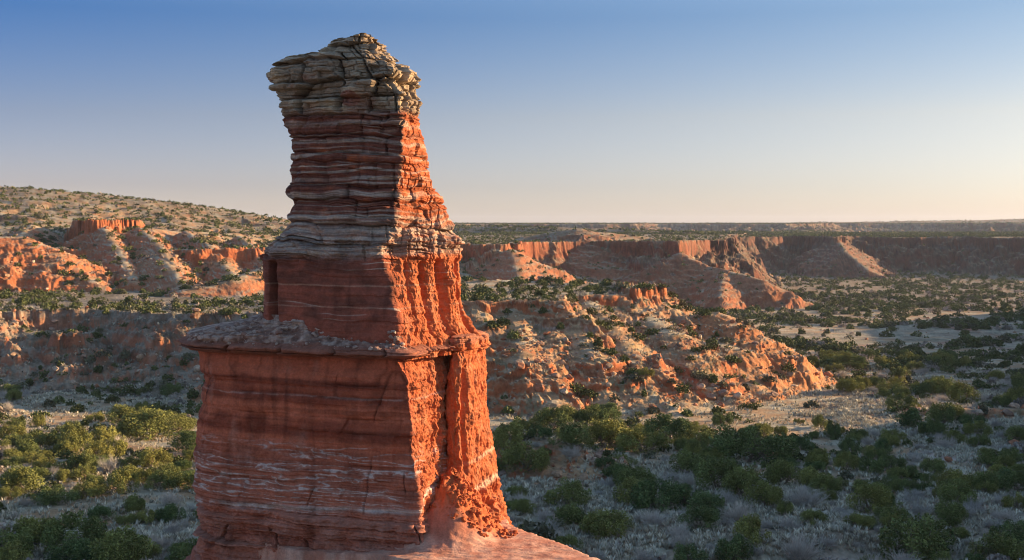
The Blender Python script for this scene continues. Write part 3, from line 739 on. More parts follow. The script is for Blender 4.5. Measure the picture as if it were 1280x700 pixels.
def buttress():
    """the slim column that leans on the sunlit side, capped by its own ledge, photo rows 404-680"""
    YR = 59.5
    rows = np.arange(421, 690, 0.55)
    TLb = [(421,564),(424,560),(426,559),(441,559),(446,562),(450,560),(500,559),(560,557),(600,558),(625,552),(650,545),(690,530)]
    TRb = [(421,598),(424,605),(427,609),(441,609),(446,603),(470,606),(500,606),(530,609),(560,613),(590,618),(620,621),(640,624),(655,629),(668,634),(690,640)]
    Z = (280 - rows) / F * YR
    def ctl(y):
        L = tr(y, TLb); R = tr(y, TRb); ft = sst(600, 690, y)
        return [(L - 1, 62.6), (L, 60.4), (L + 0.08 * (R - L), 59.3 - 0.9 * ft), (L + 0.38 * (R - L), 59.35 - 1.1 * ft), (L + 0.75 * (R - L), 60.6 - 0.8 * ft), (R, 62.0 - 0.6 * ft), (R - 1, 63.4), (R - 18, 65.2), (L + 5, 65.0)]
    C = np.array([[(PX(a, b), b) for a, b in ctl(y)] for y in rows])
    u = np.concatenate([np.linspace(0, 6.2, 330, endpoint=False), np.linspace(6.2, 9, 60, endpoint=False)])
    XY = ring_eval(C, u)
    P = np.empty(XY.shape[:2] + (3,)); P[..., :2] = XY; P[..., 2] = Z[:, None]
    y2 = rows[:, None] * np.ones((1, len(u))); U = u[None, :] * np.ones((len(rows), 1))
    X, Y, Zz = P[..., 0].copy(), P[..., 1].copy(), P[..., 2].copy()
    N = surf_normals(P); N[..., 2] = 0; N /= np.linalg.norm(N, axis=-1, keepdims=True) + 1e-9
    c0 = P[:, :, :2].mean(1, keepdims=True)
    sgn = np.sign(((P[..., :2] - c0) * N[..., :2]).sum(-1, keepdims=True)); N = N * np.where(sgn == 0, 1, sgn)
    rough = fbm3(X / 0.6, Y / 0.6, Zz / 0.5, 4, 821, 0.6); flute = fbm3(X / 0.4, Y / 0.4, Zz / 2.6, 4, 851, 0.6); bump = fbm3(X / 1.6, Y / 1.6, Zz / 3.2, 3, 831)
    off2, body2, k2, f2 = layered(Zz, X + Y, 0.2, 73, 0.5, 4.0)
    ledge = sst(448, 442, y2)
    ob3, eb3 = blocky(Zz, X + Y, 0.3, 0.8, 79)
    d = (1 - ledge * 0.7) * (0.22 * flute + 0.18 * rough + 0.26 * bump) + ledge * (0.10 * off2 + 0.10 * ob3 - 0.10 * (1 - eb3))
    d = d + 0.14 * fbm3(X / .28, Y / .28, Zz / .5, 3, 825, 0.65)
    gg = 3.1 + 0.15 * pn(Zz * .5, Zz * 0, 861)
    d = d - 0.38 * np.exp(-((U - gg) / 0.16) ** 2) * sst(450, 470, y2) * sst(600, 560, y2)
    d = d + sst(600, 640, y2) * 0.35 * rough
    P = P + N * d[..., None]; P[..., 2] += sst(600, 640, y2) * 0.15 * rough
    wob = fbm3(X, Y, Zz, 3, 885)
    c = mix(RED * 0.95, RED * 1.25, sst(-0.4, 0.4, wob))
    c = mix(c, np.array([0.60, 0.42, 0.30]), 0.8 * np.exp(-((y2 - 618 + 6 * (U - 3) - 5 * wob) / 4.0) ** 2) + 0.55 * np.exp(-((y2 - 577 + 4 * (U - 4) - 5 * wob) / 2.6) ** 2) * sst(2.5, 4.5, U))
    c = mix(c, np.array([0.43, 0.205, 0.115]), 0.42 * sst(-0.1, 0.4, fbm3(X / 0.5, Y / 0.5, Zz / 0.8, 4, 887)))
    c = mix(c, np.array([0.30, 0.14, 0.09]), 0.7 * sst(433, 427, y2))
    return rows, P, c, u

def shelf_stones(P, parent):
    rs = np.random.RandomState(6); V = []; Fc = []; K = []; n0 = 0
    protos = [rock_mesh(4200 + i, None) for i in range(6)]
    for i in range(700):
        r = rs.randint(10, 58); c = rs.randint(10, 560); p = P[r, c]
        s_ = 0.025 + 0.20 * rs.uniform() ** 6; co_, f_ = protos[i % 6]; t_ = rs.uniform(0, 6.28)
        q = co_ * s_; q = np.stack([q[:, 0] * math.cos(t_) - q[:, 1] * math.sin(t_), q[:, 0] * math.sin(t_) + q[:, 1] * math.cos(t_), q[:, 2]], 1) + p + [0, 0, 0.15 * s_]
        V.append(q); Fc.append(f_ + n0); n0 += len(q)
        K.append(np.tile(mix(np.array([0.26, 0.13, 0.09]), np.array([0.48, 0.36, 0.28]), rs.uniform()), (len(q), 1)))
    link("rubble", new_mesh("shelf_rubble", np.concatenate(V), np.concatenate(Fc), M_pillar, np.concatenate(K), smooth=False), parent, kind="stuff")

def foot(parent):
    """the bare rock platform at the pillar's foot, with its stepped front, as a fine sheet"""
    xs = np.arange(-20.0, 9.5, 0.055); ys = np.arange(47.5, 69.0, 0.055)
    X, Y = np.meshgrid(xs, ys)
    rim = [(345,58.3),(372,57.4),(400,57.0),(430,56.5),(470,55.7),(500,54.6),(540,52.8),(620,51.3),(700,51.6),(782,53.4),(745,54.9),(716,56.4),(700,57.2),(668,58.6),(640,60.2),(620,63.5),(560,66.5),(400,67),(275,66),(262,63.5),(275,61.6),(305,59.6)]
    rim = [(PX(a, b), b) for a, b in rim]
    d = poly_sdf(X, Y, rim)[0] + 0.22 * fbm(X / 1.2, Y / 1.2, 4, 901) + 0.10 * fbm(X / 0.3, Y / 0.3, 2, 905)
    top = -14.70 - 0.035 * (X + 2) * sst(-2, 6, X) - 0.45 * sst(-3.5, -9, X) + 0.30 * sst(54, 50, Y) * -1.0
    # apron that rises to the wall, and the rubble mound against the buttress
    top = top + 2.3 * sst(1.0, 0.0, np.hypot((X + 3.1) / np.where(X < -3.1, 3.6, 3.0), (Y - 58.3) / 3.3) + 0.06 * fbm(X, Y, 3, 917)) ** 1.15
    mm = np.hypot((X - PX(578, 58.6)) / 2.0, (Y - 59.0) / 1.7)
    blk = 1.1 * fbm(X / 0.55, Y / 0.55, 4, 911, 0.65) + 0.5 * np.clip(pn(X / 0.3, Y / 0.3, 913), 0, 1)
    mound = 0.75 * sst(1.25, 0.0, mm + 0.12 * pn(X, Y, 915))
    top = top + mound + 0.42 * blk * sst(1.35, 0.9, mm)
    top = top + 0.06 * fbm(X / 1.4, Y / 0.9, 4, 921) + 0.035 * ridged(X / 0.9, Y / 0.35, 3, 923) * sst(0.9, 1.4, mm)
    off, body, k, f = layered(d * 1.0 + 0.0, X * 0 + Y * 0 + X * 0.4, 0.35, 77, 0.4, 6)
    q = np.clip(d, 0, 6)
    kk = q / 0.42 + 0.25 * pn(X / 1.1, Y / 1.1, 931)
    st = np.floor(kk) + sst(0.0, 0.35, kk - np.floor(kk))
    Z = top - 0.62 * st - 0.25 * sst(0, 0.12, d)
    Z = np.where(d < 0, top, Z)
    Z = np.maximum(Z, -24 + 0 * Z)
    n = fbm(X / 0.9, Y / 0.9, 4, 941)
    c = mix(np.array([0.42, 0.18, 0.115]), np.array([0.55, 0.31, 0.215]), sst(-0.4, 0.4, n))
    c = mix(c, np.array([0.36, 0.135, 0.08]), 0.9 * sst(-14.6, -13.9, top) * (X < -1))
    c = mix(c, np.array([0.28, 0.11, 0.07]), 0.5 * sst(0.3, 0.6, fbm(X / 0.5, Y / 0.35, 4, 947, 0.65)))
    c = mix(c, np.array([0.62, 0.48, 0.36]), 0.7 * sst(0.25, 0.6, fbm(X / 2.4, Y / 1.0, 3, 943)) * sst(-4, -11, X) + 0.6 * np.exp(-((d + 0.15) / 0.22) ** 2) * sst(2, 5, X))
    c = mix(c, RED * 1.15, sst(1.3, 0.9, mm + 0.2 * n))
    c = mix(c, np.array([0.30, 0.10, 0.065]), sst(0.1, 0.4, d) * 0.9)
    co = np.stack([X, Y, Z], -1).reshape(-1, 3)
    f = grid_faces(*X.shape)
    keep = (d.ravel()[f[:, 0]] < 5.5)
    me = sub_mesh("base_ledge", co, f, c.reshape(-1, 3), keep, M_pillar)
    link("base_ledge", me, parent)
    # broken stones on the mound
    rs = np.random.RandomState(5); V = []; Fc = []; K = []; n0 = 0
    protos = [rock_mesh(4100 + i, None) for i in range(6)]
    n = 520; a = rs.uniform(0, 2 * PI, n); r = rs.uniform(0.1, 1.35, n)
    rx = PX(578, 58.6) + 2.0 * r * np.cos(a); ry = 59.0 - np.abs(1.7 * r * np.sin(a))
    for i in range(n):
        zi = Z[np.clip(int((ry[i] - ys[0]) / 0.055), 0, len(ys) - 1), np.clip(int((rx[i] - xs[0]) / 0.055), 0, len(xs) - 1)]
        co_, f_ = protos[i % 6]; s_ = 0.045 + 0.17 * rs.uniform() ** 2.5
        t_ = rs.uniform(0, 6.28)
        q = co_ * s_; q = np.stack([q[:, 0] * math.cos(t_) - q[:, 1] * math.sin(t_), q[:, 0] * math.sin(t_) + q[:, 1] * math.cos(t_), q[:, 2]], 1) + [rx[i], ry[i], zi + 0.2 * s_]
        V.append(q); Fc.append(f_ + n0); n0 += len(q); K.append(np.tile(RED * rs.uniform(0.85, 1.3), (len(q), 1)))
    link("rubble", new_mesh("rubble", np.concatenate(V), np.concatenate(Fc), M_pillar, np.concatenate(K), smooth=False), parent, kind="stuff")

def build_pillar():
    root = bpy.data.objects.new("rock_pillar", None); SC.collection.objects.link(root)
    root.location = (-7.6, 60.0, -18.0)
    root["label"] = "tall freestanding pillar of layered red sandstone with a pale overhanging cap"
    root["category"] = "rock formation"; root["kind"] = "thing"
    kids0 = set(SC.objects)
    rows, P, col, u = shaft()
    cut_rows("caprock", rows, P, col, 40, 143, root, True, "pale olive and tan caprock of broken blocks")
    cut_rows("banded_shaft", rows, P, col, 143, 326, root, label="shaft of maroon beds striped with pale grey ledges")
    cut_rows("red_shaft", rows, P, col, 326, 446, root, label="smooth dark red shaft with deep vertical grooves on its sunlit side")
    rows, P, col, u = block()
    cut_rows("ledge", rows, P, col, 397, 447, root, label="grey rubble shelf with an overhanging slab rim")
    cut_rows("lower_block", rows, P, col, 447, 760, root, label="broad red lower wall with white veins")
    shelf_stones(P, root)
    rows, P, col, u = buttress()
    cut_rows("buttress", rows, P, col, 421, 690, root, True, "slim rough orange column leaning on the lower wall")
    foot(root)
    for o in SC.objects:
        if o not in kids0 and o.parent == root:
            o.matrix_parent_inverse.identity(); o.location = (7.6, -60.0, 18.0)
    return root

# ------------------------------------------------------------------ vegetation and stones
def leaf_mat(name, col, col2, trans=0.0):
    m, t, b = node_mat(name)
    oi = t.nodes.new("ShaderNodeObjectInfo"); at = t.nodes.new("ShaderNodeAttribute"); at.attribute_name = "Col"
    mx = t.nodes.new("ShaderNodeMix"); mx.data_type = 'RGBA'
    mx.inputs[6].default_value = (*col, 1); mx.inputs[7].default_value = (*col2, 1)
    t.links.new(oi.outputs["Random"], mx.inputs[0])
    ml = t.nodes.new("ShaderNodeVectorMath"); ml.operation = 'MULTIPLY'
    t.links.new(mx.outputs[2], ml.inputs[0]); t.links.new(at.outputs["Color"], ml.inputs[1])
    t.links.new(ml.outputs[0], b.inputs["Base Color"])
    b.inputs["Roughness"].default_value = 0.8
    return m
M_juniper = leaf_mat("juniper_leaves", (0.110, 0.150, 0.050), (0.250, 0.235, 0.060))
M_twig = leaf_mat("bare_twigs", (0.42, 0.38, 0.33), (0.60, 0.52, 0.43))
M_bark = leaf_mat("bark", (0.20, 0.14, 0.10), (0.26, 0.19, 0.14))
M_scrub = leaf_mat("scrub", (1, 1, 1), (1, 1, 1))
M_stone = rock_mat("stone", (0.8, 3.0), 0.25, 0.08, 3.0)

def cards(C, size, rs, up=0.35, aspect=1.6):
    """leaf sprays: one bent kite per centre -> co, faces(3)"""
    n = len(C)
    a = rs.normal(size=(n, 3)); a[:, 2] += up; a /= np.linalg.norm(a, axis=1)[:, None]
    b = np.cross(a, rs.normal(size=(n, 3))); b /= np.linalg.norm(b, axis=1)[:, None]
    s = (size * rs.uniform(0.6, 1.4, n))[:, None]
    c = np.cross(a, b)
    v = np.stack([C - a * s * aspect * 0.5, C + b * s * 0.5 + c * s * 0.2, C + a * s * aspect * 0.6, C - b * s * 0.5 + c * s * 0.2], 1).reshape(-1, 3)
    i = np.arange(n)[:, None] * 4
    f = np.concatenate([i + [0, 1, 2], i + [0, 2, 3]], 0)
    return v, f

def ribbon_tree(rs, base, nst, ln, w, depth, spread=0.5, updir=(0, 0, 1), kids=3, curl=0.25):
    """tapered three-sided branches -> co, faces(4)"""
    V = []; Fc = []
    def branch(p, d, l, w, dep):
        segs = 3; q = np.array(p, float); d = d / np.linalg.norm(d); ring = None
        pts = [q.copy()]; ws = [w]
        for s in range(segs):
            d = d + rs.normal(size=3) * curl + np.array([0, 0, 0.08]); d /= np.linalg.norm(d)
            q = q + d * l / segs; pts.append(q.copy()); ws.append(w * (1 - 0.6 * (s + 1) / segs))
        base_i = len(V)
        for k, (pt, ww) in enumerate(zip(pts, ws)):
            a = np.cross(d, [0.3, 0.9, 0.1]); a /= np.linalg.norm(a) + 1e-9; b = np.cross(d, a)
            for m in range(3):
                an = m * 2 * PI / 3
                V.append(pt + (a * math.cos(an) + b * math.sin(an)) * ww)
        for k in range(segs):
            for m in range(3):
                Fc.append((base_i + k * 3 + m, base_i + k * 3 + (m + 1) % 3, base_i + (k + 1) * 3 + (m + 1) % 3, base_i + (k + 1) * 3 + m))
        if dep > 0:
            for c in range(kids):
                t = rs.uniform(0.3, 1.0); pt = pts[min(int(t * segs), segs)]
                branch(pt, d + rs.normal(size=3) * spread, l * rs.uniform(0.5, 0.8), w * 0.5, dep - 1)
    for i in range(nst):
        an = rs.uniform(0, 2 * PI); tl = rs.uniform(0.1, 1.0) ** 0.7
        d = np.array([math.cos(an) * tl * 1.1, math.sin(an) * tl * 1.1, 0.35 + rs.uniform(0, 0.9)])
        branch(np.array(base) + [rs.uniform(-.06, .06), rs.uniform(-.06, .06), -0.05], d, ln * rs.uniform(0.6, 1.1), w, depth)
    return np.array(V), np.array(Fc)

def juniper_meshes(seed):
    """unit juniper: about 1 m half-width"""
    rs = np.random.RandomState(seed)
    nl = rs.randint(14, 22)
    lobes = []
    for i in range(nl):
        an = rs.uniform(0, 2 * PI); r = 0.84 * math.sqrt(rs.uniform(0, 1))
        h = 0.42 + (0.62 * (1 - r ** 2 * 1.25)) * rs.uniform(0.25, 1.15)
        lobes.append((r * math.cos(an), r * math.sin(an), h, rs.uniform(0.15, 0.34), rs.uniform(0.7, 1.3)))
    C = []; K = []
    for (x, y, h, r, br) in lobes:
        n = int(1050 * (r / 0.33) ** 2)
        v = rs.normal(size=(n, 3)); v /= np.linalg.norm(v, axis=1)[:, None]
        q = rs.uniform(0, 1, n) ** 0.28
        # knots of foliage with gaps between
        kn = fbm3(v[:, 0] * 2.6 + x * 9, v[:, 1] * 2.6 + y * 9, v[:, 2] * 2.6, 2, seed)
        keep = kn > -0.03
        p = np.array([x, y, h]) + v * (r * q * (1 + 0.45 * kn))[:, None] * [1, 1, 1.35]
        C.append(p[keep]); K.append((br * (0.85 + 0.9 * kn))[keep])
    # low skirt
    n = 700; an = rs.uniform(0, 2 * PI, n); rr = 0.85 * np.sqrt(rs.uniform(0, 1, n))
    p = np.stack([rr * np.cos(an), rr * np.sin(an), rs.uniform(0.02, 0.45, n) * (1.1 - rr * 0.5)], 1)
    kn = fbm3(p[:, 0] * 3, p[:, 1] * 3, p[:, 2] * 3, 2, seed + 4); C.append(p[kn > -0.05]); K.append(np.full((kn > -0.05).sum(), 0.8))
    C = np.concatenate(C); K = np.concatenate(K)
    C = C[C[:, 2] > -0.02]; K = K[:len(C)]
    v, f = cards(C, 0.042, rs, 0.6)
    kk = np.repeat(K * rs.uniform(0.75, 1.3, len(K)), 4)[:, None]
    col = np.clip(kk * np.array([1.0, 1.0, 1.0]), 0.40, 1.9)
    crown = new_mesh("crown", v, f, M_juniper, col, smooth=False)
    tv, tf = ribbon_tree(rs, (0, 0, -0.05), 5, 0.75, 0.045, 2, 0.5)
    trunk = new_mesh("trunk", tv, tf, M_bark, np.ones((len(tv), 3)))
    return trunk, crown

def shrub_mesh(seed):
    rs = np.random.RandomState(seed)
    v, f = ribbon_tree(rs, (0, 0, 0), 44, 0.66, 0.021, 3, 0.42, kids=3, curl=0.16)
    col = np.ones((len(v), 3)) * np.repeat(rs.uniform(0.7, 1.25, len(v) // 12 + 1), 12)[:len(v), None]
    return new_mesh("bare_shrub", v, f, M_twig, col)

def dead_tree_mesh(seed, n=3):
    rs = np.random.RandomState(seed)
    v, f = ribbon_tree(rs, (0, 0, 0), n, 0.8, 0.035, 4, 0.6, kids=3, curl=0.3)
    return new_mesh("dead_tree", v, f, M_twig, np.ones((len(v), 3)))

def ground_z(X, Y):
    X = np.atleast_1d(np.asarray(X, float)); Y = np.atleast_1d(np.asarray(Y, float))
    e = 0.5
    H, reg, _ = heights(X, Y)
    Hx, _, _ = heights(X + e, Y); Hy, _, _ = heights(X, Y + e)
    nz = 1 / np.sqrt(1 + ((Hx - H) / e) ** 2 + ((Hy - H) / e) ** 2)
    return add_detail(X, Y, H, reg, nz), reg, nz

def hit(px, py):
    """where the view ray of a photo pixel meets the ground"""
    px = np.asarray(px, float)[:, None]; py = np.asarray(py, float)[:, None]
    Yv = np.exp(np.linspace(math.log(85), math.log(1500), 1600))[None, :]
    X = (px - 640) / F * Yv; Z = (280 - py) / F * Yv
    H = tg('H', X, Yv * np.ones_like(X))
    k = np.argmax(H > Z, axis=1)
    Yh = Yv[0, k]
    return (px[:, 0] - 640) / F * Yh, Yh

def visible(X, Y, Z, pillar=True):
    """not hidden behind nearer ground or the pillar"""
    ok = Z / Y * F > tg('run', X * 0.985, Y * 0.985) - 0.5
    px = X / Y * F + 640; py = 280 - Z / Y * F
    inp = (py > 300) & (px > 262) & (px < np.interp(py, [300, 430, 600, 660, 700], [560, 600, 612, 650, 760]))
    if not pillar: inp = inp & False
    return ok & ~inp & (px > -30) & (px < 1310) & (py < 730)

# photo pixel of the foot, width in photo pixels, description
JUN = [(18,712,64,"large dark juniper cut off by the bottom corner below the leafless tree"),(92,708,62,"dark juniper at the picture's bottom edge, beside the broadest one there"),(142,714,84,"broad dark juniper at the bottom edge in front of the pale grass clearing"),
 (236,712,60,"dark juniper at the bottom edge close against the red pillar wall"),(24,618,50,"shaded juniper behind the leafless grey tree"),(70,630,52,"dense shaded juniper just beside the leafless grey tree"),
 (110,622,48,"dark juniper behind the middle of the pale grass clearing"),(152,616,52,"shaded juniper at the back edge of the pale grass clearing"),(206,612,50,"dark juniper near the pillar with a grey bare shrub before it"),
 (236,606,40,"small dark juniper touching the red pillar's shaded edge"),(216,652,36,"low round juniper beside the pillar at the clearing's edge"),(92,562,54,"sunlit yellow-green juniper in the bright row, broadest at its far end"),
 (130,556,46,"sunlit juniper behind the pinkish bare shrub"),(62,590,44,"half-lit juniper at the edge of the shade"),(100,592,46,"bright yellow juniper standing where shade meets sun"),(192,588,44,"bright yellow-green juniper in front of the dark gap"),
 (184,548,64,"large sunlit juniper below the grey scrub slope"),(160,530,50,"sunlit juniper nearest the rubble at the slope's foot"),(236,566,58,"sunlit juniper right against the pillar's shaded edge"),(222,540,44,"upper sunlit juniper close to the pillar"),
 (20,538,26,"small bright juniper on the bare tan bank"),(48,534,22,"smallest bright juniper on the bare tan bank"),
 (706,530,36,"dark juniper nearest the pillar in the clump below the boulder hill"),(736,528,40,"middle juniper of the clump of three at the foot of the boulder hill"),(764,528,36,"juniper farthest from the pillar in the clump below the boulder hill"),(690,538,50,"dark juniper between the pillar and the boulder hill's foot"),(634,562,52,"yellowish sunlit juniper just beyond the orange buttress"),(655,590,58,"dark juniper above the small eroded mound, next to the buttress"),
 (712,560,56,"half-lit juniper between the mound and the boulder hill"),(778,604,38,"upright dark juniper beside the eroded mound"),(760,560,60,"dark juniper behind the upright one by the mound"),(805,566,60,"dark spreading juniper above the blue-grey shrubs"),
 (836,554,58,"round juniper at the edge of the sunlit flat"),(872,557,42,"lighter juniper next to the round one on the flat's edge"),(936,578,90,"largest dark juniper standing alone before the sunlit flat"),
 (900,614,70,"broad dark juniper below the largest lone one"),(934,624,60,"dark juniper with pale gravel gully beside it"),(757,668,62,"isolated dark juniper in pale grass beyond the pillar's ledge"),(826,640,66,"juniper behind a dense blue-grey shrub"),
 (916,706,62,"dark juniper on the bottom edge among grey shrubs"),(862,710,44,"juniper tip at the bottom edge beside the pillar's ledge"),(1140,704,108,"very large round juniper on the bottom edge beside a dead snag"),(1088,642,54,"round juniper above the very large one"),
 (978,606,48,"dark juniper beneath the largest lone one, at its shaded side"),(1012,612,50,"dark juniper behind a wide blue-grey shrub"),(956,634,46,"dark juniper on the brink of the pale gully"),(1060,588,32,"first juniper of the dark row below the sunlit flat"),
 (1090,592,36,"middle juniper of the dark row below the sunlit flat"),(1112,586,32,"last juniper of the dark row below the sunlit flat"),(1248,708,76,"big dark juniper in the bottom corner"),(1190,614,38,"dark juniper below the sandy wash"),
 (1226,614,42,"dark juniper below the sandy wash, middle of three"),(1262,606,42,"dark juniper below the sandy wash near the picture's edge"),(1236,582,42,"dark juniper beside the pale sandy wash"),(1266,580,42,"dark juniper at the picture's edge above the wash"),
 (998,530,12,"tiny round juniper alone on the sunlit flat"),(1026,536,24,"lone lighter juniper in the middle of the sunlit flat"),(976,544,20,"small juniper on the sunlit flat near the largest lone one"),(1020,548,15,"very small juniper on the shade's edge of the sunlit flat"),
 (640,640,36,"low juniper tucked behind the foot of the orange buttress")]
SHR = [(815,658,58,"dense blue-grey bare shrub in front of a juniper"),(776,622,40,"blue-grey bare shrub beside the eroded mound"),(922,652,62,"wide bare grey shrub below the dark junipers"),(850,674,52,"bare grey shrub beside the dense blue-grey one"),
 (715,575,50,"bare bluish shrub above the eroded mound"),(1010,634,74,"wide bare shrub in front of the dark junipers by the gully"),(1034,684,36,"bare shrub on the pale gully floor"),(1000,702,84,"broad bare shrub at the bottom edge"),
 (1150,644,54,"bare grey shrub above the very large round juniper"),(1202,648,62,"bare grey shrub between the round juniper and the wash"),(150,560,48,"pinkish sunlit bare shrub among yellow junipers"),(136,592,54,"pale sunlit bare shrub at the edge of the shade"),
 (214,632,48,"silvery bare shrub in shade beside the pillar"),(186,682,34,"dark low bare shrub in the pale grass clearing"),(745,700,40,"bare shrub beside the tip of the pillar's ledge"),(690,618,26,"small bluish bare shrub on the eroded mound"),(1180,562,44,"blue-grey bare shrub beside the sandy wash"),
 (715,545,40,"tawny sunlit bare shrub at the foot of the boulder hill"),(240,640,30,"thin bare shrub touching the pillar wall"),(1060,560,34,"tawny bare bush on the sunlit flat"),(1085,556,26,"small tawny bare bush on the sunlit flat")]
DEAD = [(30,662,62,"leafless grey tree standing in the pale grass clearing"),(764,688,46,"small crooked dead tree below the isolated juniper"),(1194,700,60,"dead snag beside the very large round juniper")]

def zone(px, py, Y, reg):
    if px < 250:
        a = "between the grey scrub slope and the pillar" if px > 130 else "below the grey scrub slope"
        if py < 330: return "on the high hillside above the red badlands"
        if py < 395: return "on the badland bench behind the grey slope"
        if py < 500: return "on the grey scrub slope"
        if py < 600: return "in the sunlit row " + a
        return "in the shaded hollow " + a
    if reg in HILLREG:
        if py < 395: return "on the flat top of the boulder hill"
        return "on the sunlit flank of the boulder hill" if px > 720 else "on the rocky near end of the boulder hill"
    if py < 345: return "on the plateau beyond the shaded canyon wall"
    if py < 480: return "on the dark valley floor beyond the boulder hill"
    if py < 560: return "around the sunlit flat" if px > 860 else "along the foot of the boulder hill"
    if px < 880: return "between the pillar and the lone large juniper"
    if px < 1080: return "around the pale gully"
    return "around the sandy wash"
HILLREG = {2 + i for i, m in enumerate(MESAS) if m[0] == 'hill'} | {2 + len(MESAS) + i for i, c in enumerate(CRESTS) if c[0] == 'hill'}

def build_plants():
    rs = np.random.RandomState(11)
    jm = [juniper_meshes(1000 + i) for i in range(7)]
    sm = [shrub_mesh(2000 + i) for i in range(5)]
    placed = []                                             # x, y, radius
    def put_juniper(X, Y, Z, wd, label, group, k):
        r = bpy.data.objects.new("juniper", None); SC.collection.objects.link(r)
        r.location = (X, Y, Z); s = wd / 1.85
        a_ = rs.uniform(0.82, 1.22); r.scale = (s * a_, s / a_, s * rs.uniform(0.70, 1.05)); r.rotation_euler = (0, 0, rs.uniform(0, 6.28))
        r["label"] = label; r["category"] = "juniper"; r["kind"] = "thing"
        if group: r["group"] = group
        t, c = jm[k % 7]
        link("trunk", t, r); link("crown", c, r)
    def put_shrub(X, Y, Z, wd, label, group, k):
        o = link("bare_shrub", sm[k % 5], None, "thing", label, "shrub", group, (X, Y, Z))
        s = wd / 1.9; o.scale = (s, s, s * rs.uniform(0.7, 0.95)); o.rotation_euler = (0, 0, rs.uniform(0, 6.28))
    nj = ns = 0
    A = np.array([j[:3] for j in JUN], float); x, y = hit(A[:, 0], A[:, 1]); z, _, _ = ground_z(x, y)
    for i in range(len(JUN)):
        wd = A[i, 2] / F * y[i]
        put_juniper(x[i], y[i], z[i] - 0.1, wd, JUN[i][3], "junipers on the valley floor", nj); nj += 1
        placed.append((x[i], y[i], wd * 0.5))
    A = np.array([j[:3] for j in SHR], float); x, y = hit(A[:, 0], A[:, 1]); z, _, _ = ground_z(x, y)
    for i in range(len(SHR)):
        wd = A[i, 2] / F * y[i]
        put_shrub(x[i], y[i], z[i] - 0.1, wd, SHR[i][3], "bare shrubs on the valley floor", ns); ns += 1
        placed.append((x[i], y[i], wd * 0.4))
    A = np.array([j[:3] for j in DEAD], float); x, y = hit(A[:, 0], A[:, 1]); z, _, _ = ground_z(x, y)
    for i in range(len(DEAD)):
        wd = A[i, 2] / F * y[i]
        o = link("dead_tree", dead_tree_mesh(3000 + i), None, "thing", DEAD[i][3], "tree", None, (x[i], y[i], z[i] - 0.1))
        o.scale = (wd * 0.42,) * 3
    # ---- fill: evenly over the ground, thick and thin in drifts
    n = 42000
    Y = 95 * (1250 / 95) ** (rs.uniform(0, 1, n) ** 0.62)
    X = Y * rs.uniform(-0.47, 0.50, n)
    # rejection to an even spread that thins with distance
    z, reg, nz = ground_z(X, Y)
    cl = fbm(X / 26, Y / 26, 3, 601) + 0.5 * fbm(X / 7, Y / 7, 2, 605); st = fbm(X / 120, Y / 45, 3, 611)
    flo = reg <= 1
    p = np.where(flo, sst(-0.30, 0.22, cl + 0.45 * st), 0.12 + 0.30 * sst(0.0, 0.3, cl))
    top = (reg >= 2) & (nz > 0.93)
    p = np.where(top, 0.12 + 0.66 * sst(-0.25, 0.25, cl), p)
    hl = RN[reg] == 3
    p = np.where(hl & (nz > 0.82) & (Y > 540), 0.97 * sst(-0.42, 0.0, cl + 0.3 * (Y > 520)), p)
    p = np.where((reg >= 2) & (nz < 0.72), 0.03, p)
    # the open sunlit flat, the clearing and the wash stay bare
    px = X / Y * F + 640; py = 280 - z / Y * F
    for (ex, ey, ax, ay) in ((975, 515, 150, 34), (130, 652, 110, 30), (1205, 590, 40, 30), (1010, 665, 50, 30), (690, 600, 60, 34), (735, 640, 70, 22), (600, 520, 40, 14), (80, 520, 70, 14), (1120, 420, 200, 10)):
        p = p * (1 - 0.92 * sst(1.25, 0.75, np.hypot((px - ex) / ax, (py - ey) / ay)))
    k = rs.uniform(0, 1, n) < p
    X, Y, z, reg, nz, px, py = (a[k] for a in (X, Y, z, reg, nz, px, py))
    v = visible(X, Y, z + 1.2, False) & (Y > 90)
    X, Y, z, reg, nz, px, py = (a[v] for a in (X, Y, z, reg, nz, px, py))
    onf = reg <= 1
    wd = np.where(onf, rs.uniform(2.2, 6.0, len(X)), rs.uniform(1.4, 3.8, len(X)))
    kind = (rs.uniform(0, 1, len(X)) < np.where(onf & (Y < 330), 0.66, 0.15)).astype(int)   # 1: bare shrub
    wd = np.where(kind == 1, wd * 0.8, wd)
    keep = np.ones(len(X), bool); P = np.array(placed)
    for i in range(len(X)):
        if Y[i] < 330:
            d = np.hypot(P[:, 0] - X[i], P[:, 1] - Y[i])
            if (d < (P[:, 2] + wd[i] * 0.5) * 0.72).any(): keep[i] = False
            else: P = np.vstack([P, (X[i], Y[i], wd[i] * 0.45)])
    X, Y, z, reg, nz, px, py, wd, kind = (a[keep] for a in (X, Y, z, reg, nz, px, py, wd, kind))
    big = wd / Y; vp = visible(X, Y, z + 1.2)
    order = np.argsort(-big)
    used = np.zeros(len(X), bool)
    for kk, lim in ((0, 285 - nj), (1, 285 - ns)):
        c = 0
        for i in order:
            if not vp[i] or kind[i] != kk or c >= lim or px[i] < 2 or px[i] > 1278 or py[i] > 716: continue
            w = wd[i] / Y[i] * F
            size = "largish" if w > 34 else "middling" if w > 22 else "small" if w > 15 else "tiny"
            zn = zone(px[i], py[i], Y[i], reg[i])
            if kk == 0: put_juniper(X[i], Y[i], z[i] - 0.1, wd[i], f"{size} dark green juniper {zn}", f"junipers {zn}", nj + c)
            else: put_shrub(X[i], Y[i], z[i] - 0.1, wd[i], f"{size} bare greyish shrub {zn}", f"bare shrubs {zn}", ns + c)
            used[i] = True; c += 1
    rest = ~used
    X, Y, z, wd, kind, reg = X[rest], Y[rest], z[rest], wd[rest], kind[rest], reg[rest]
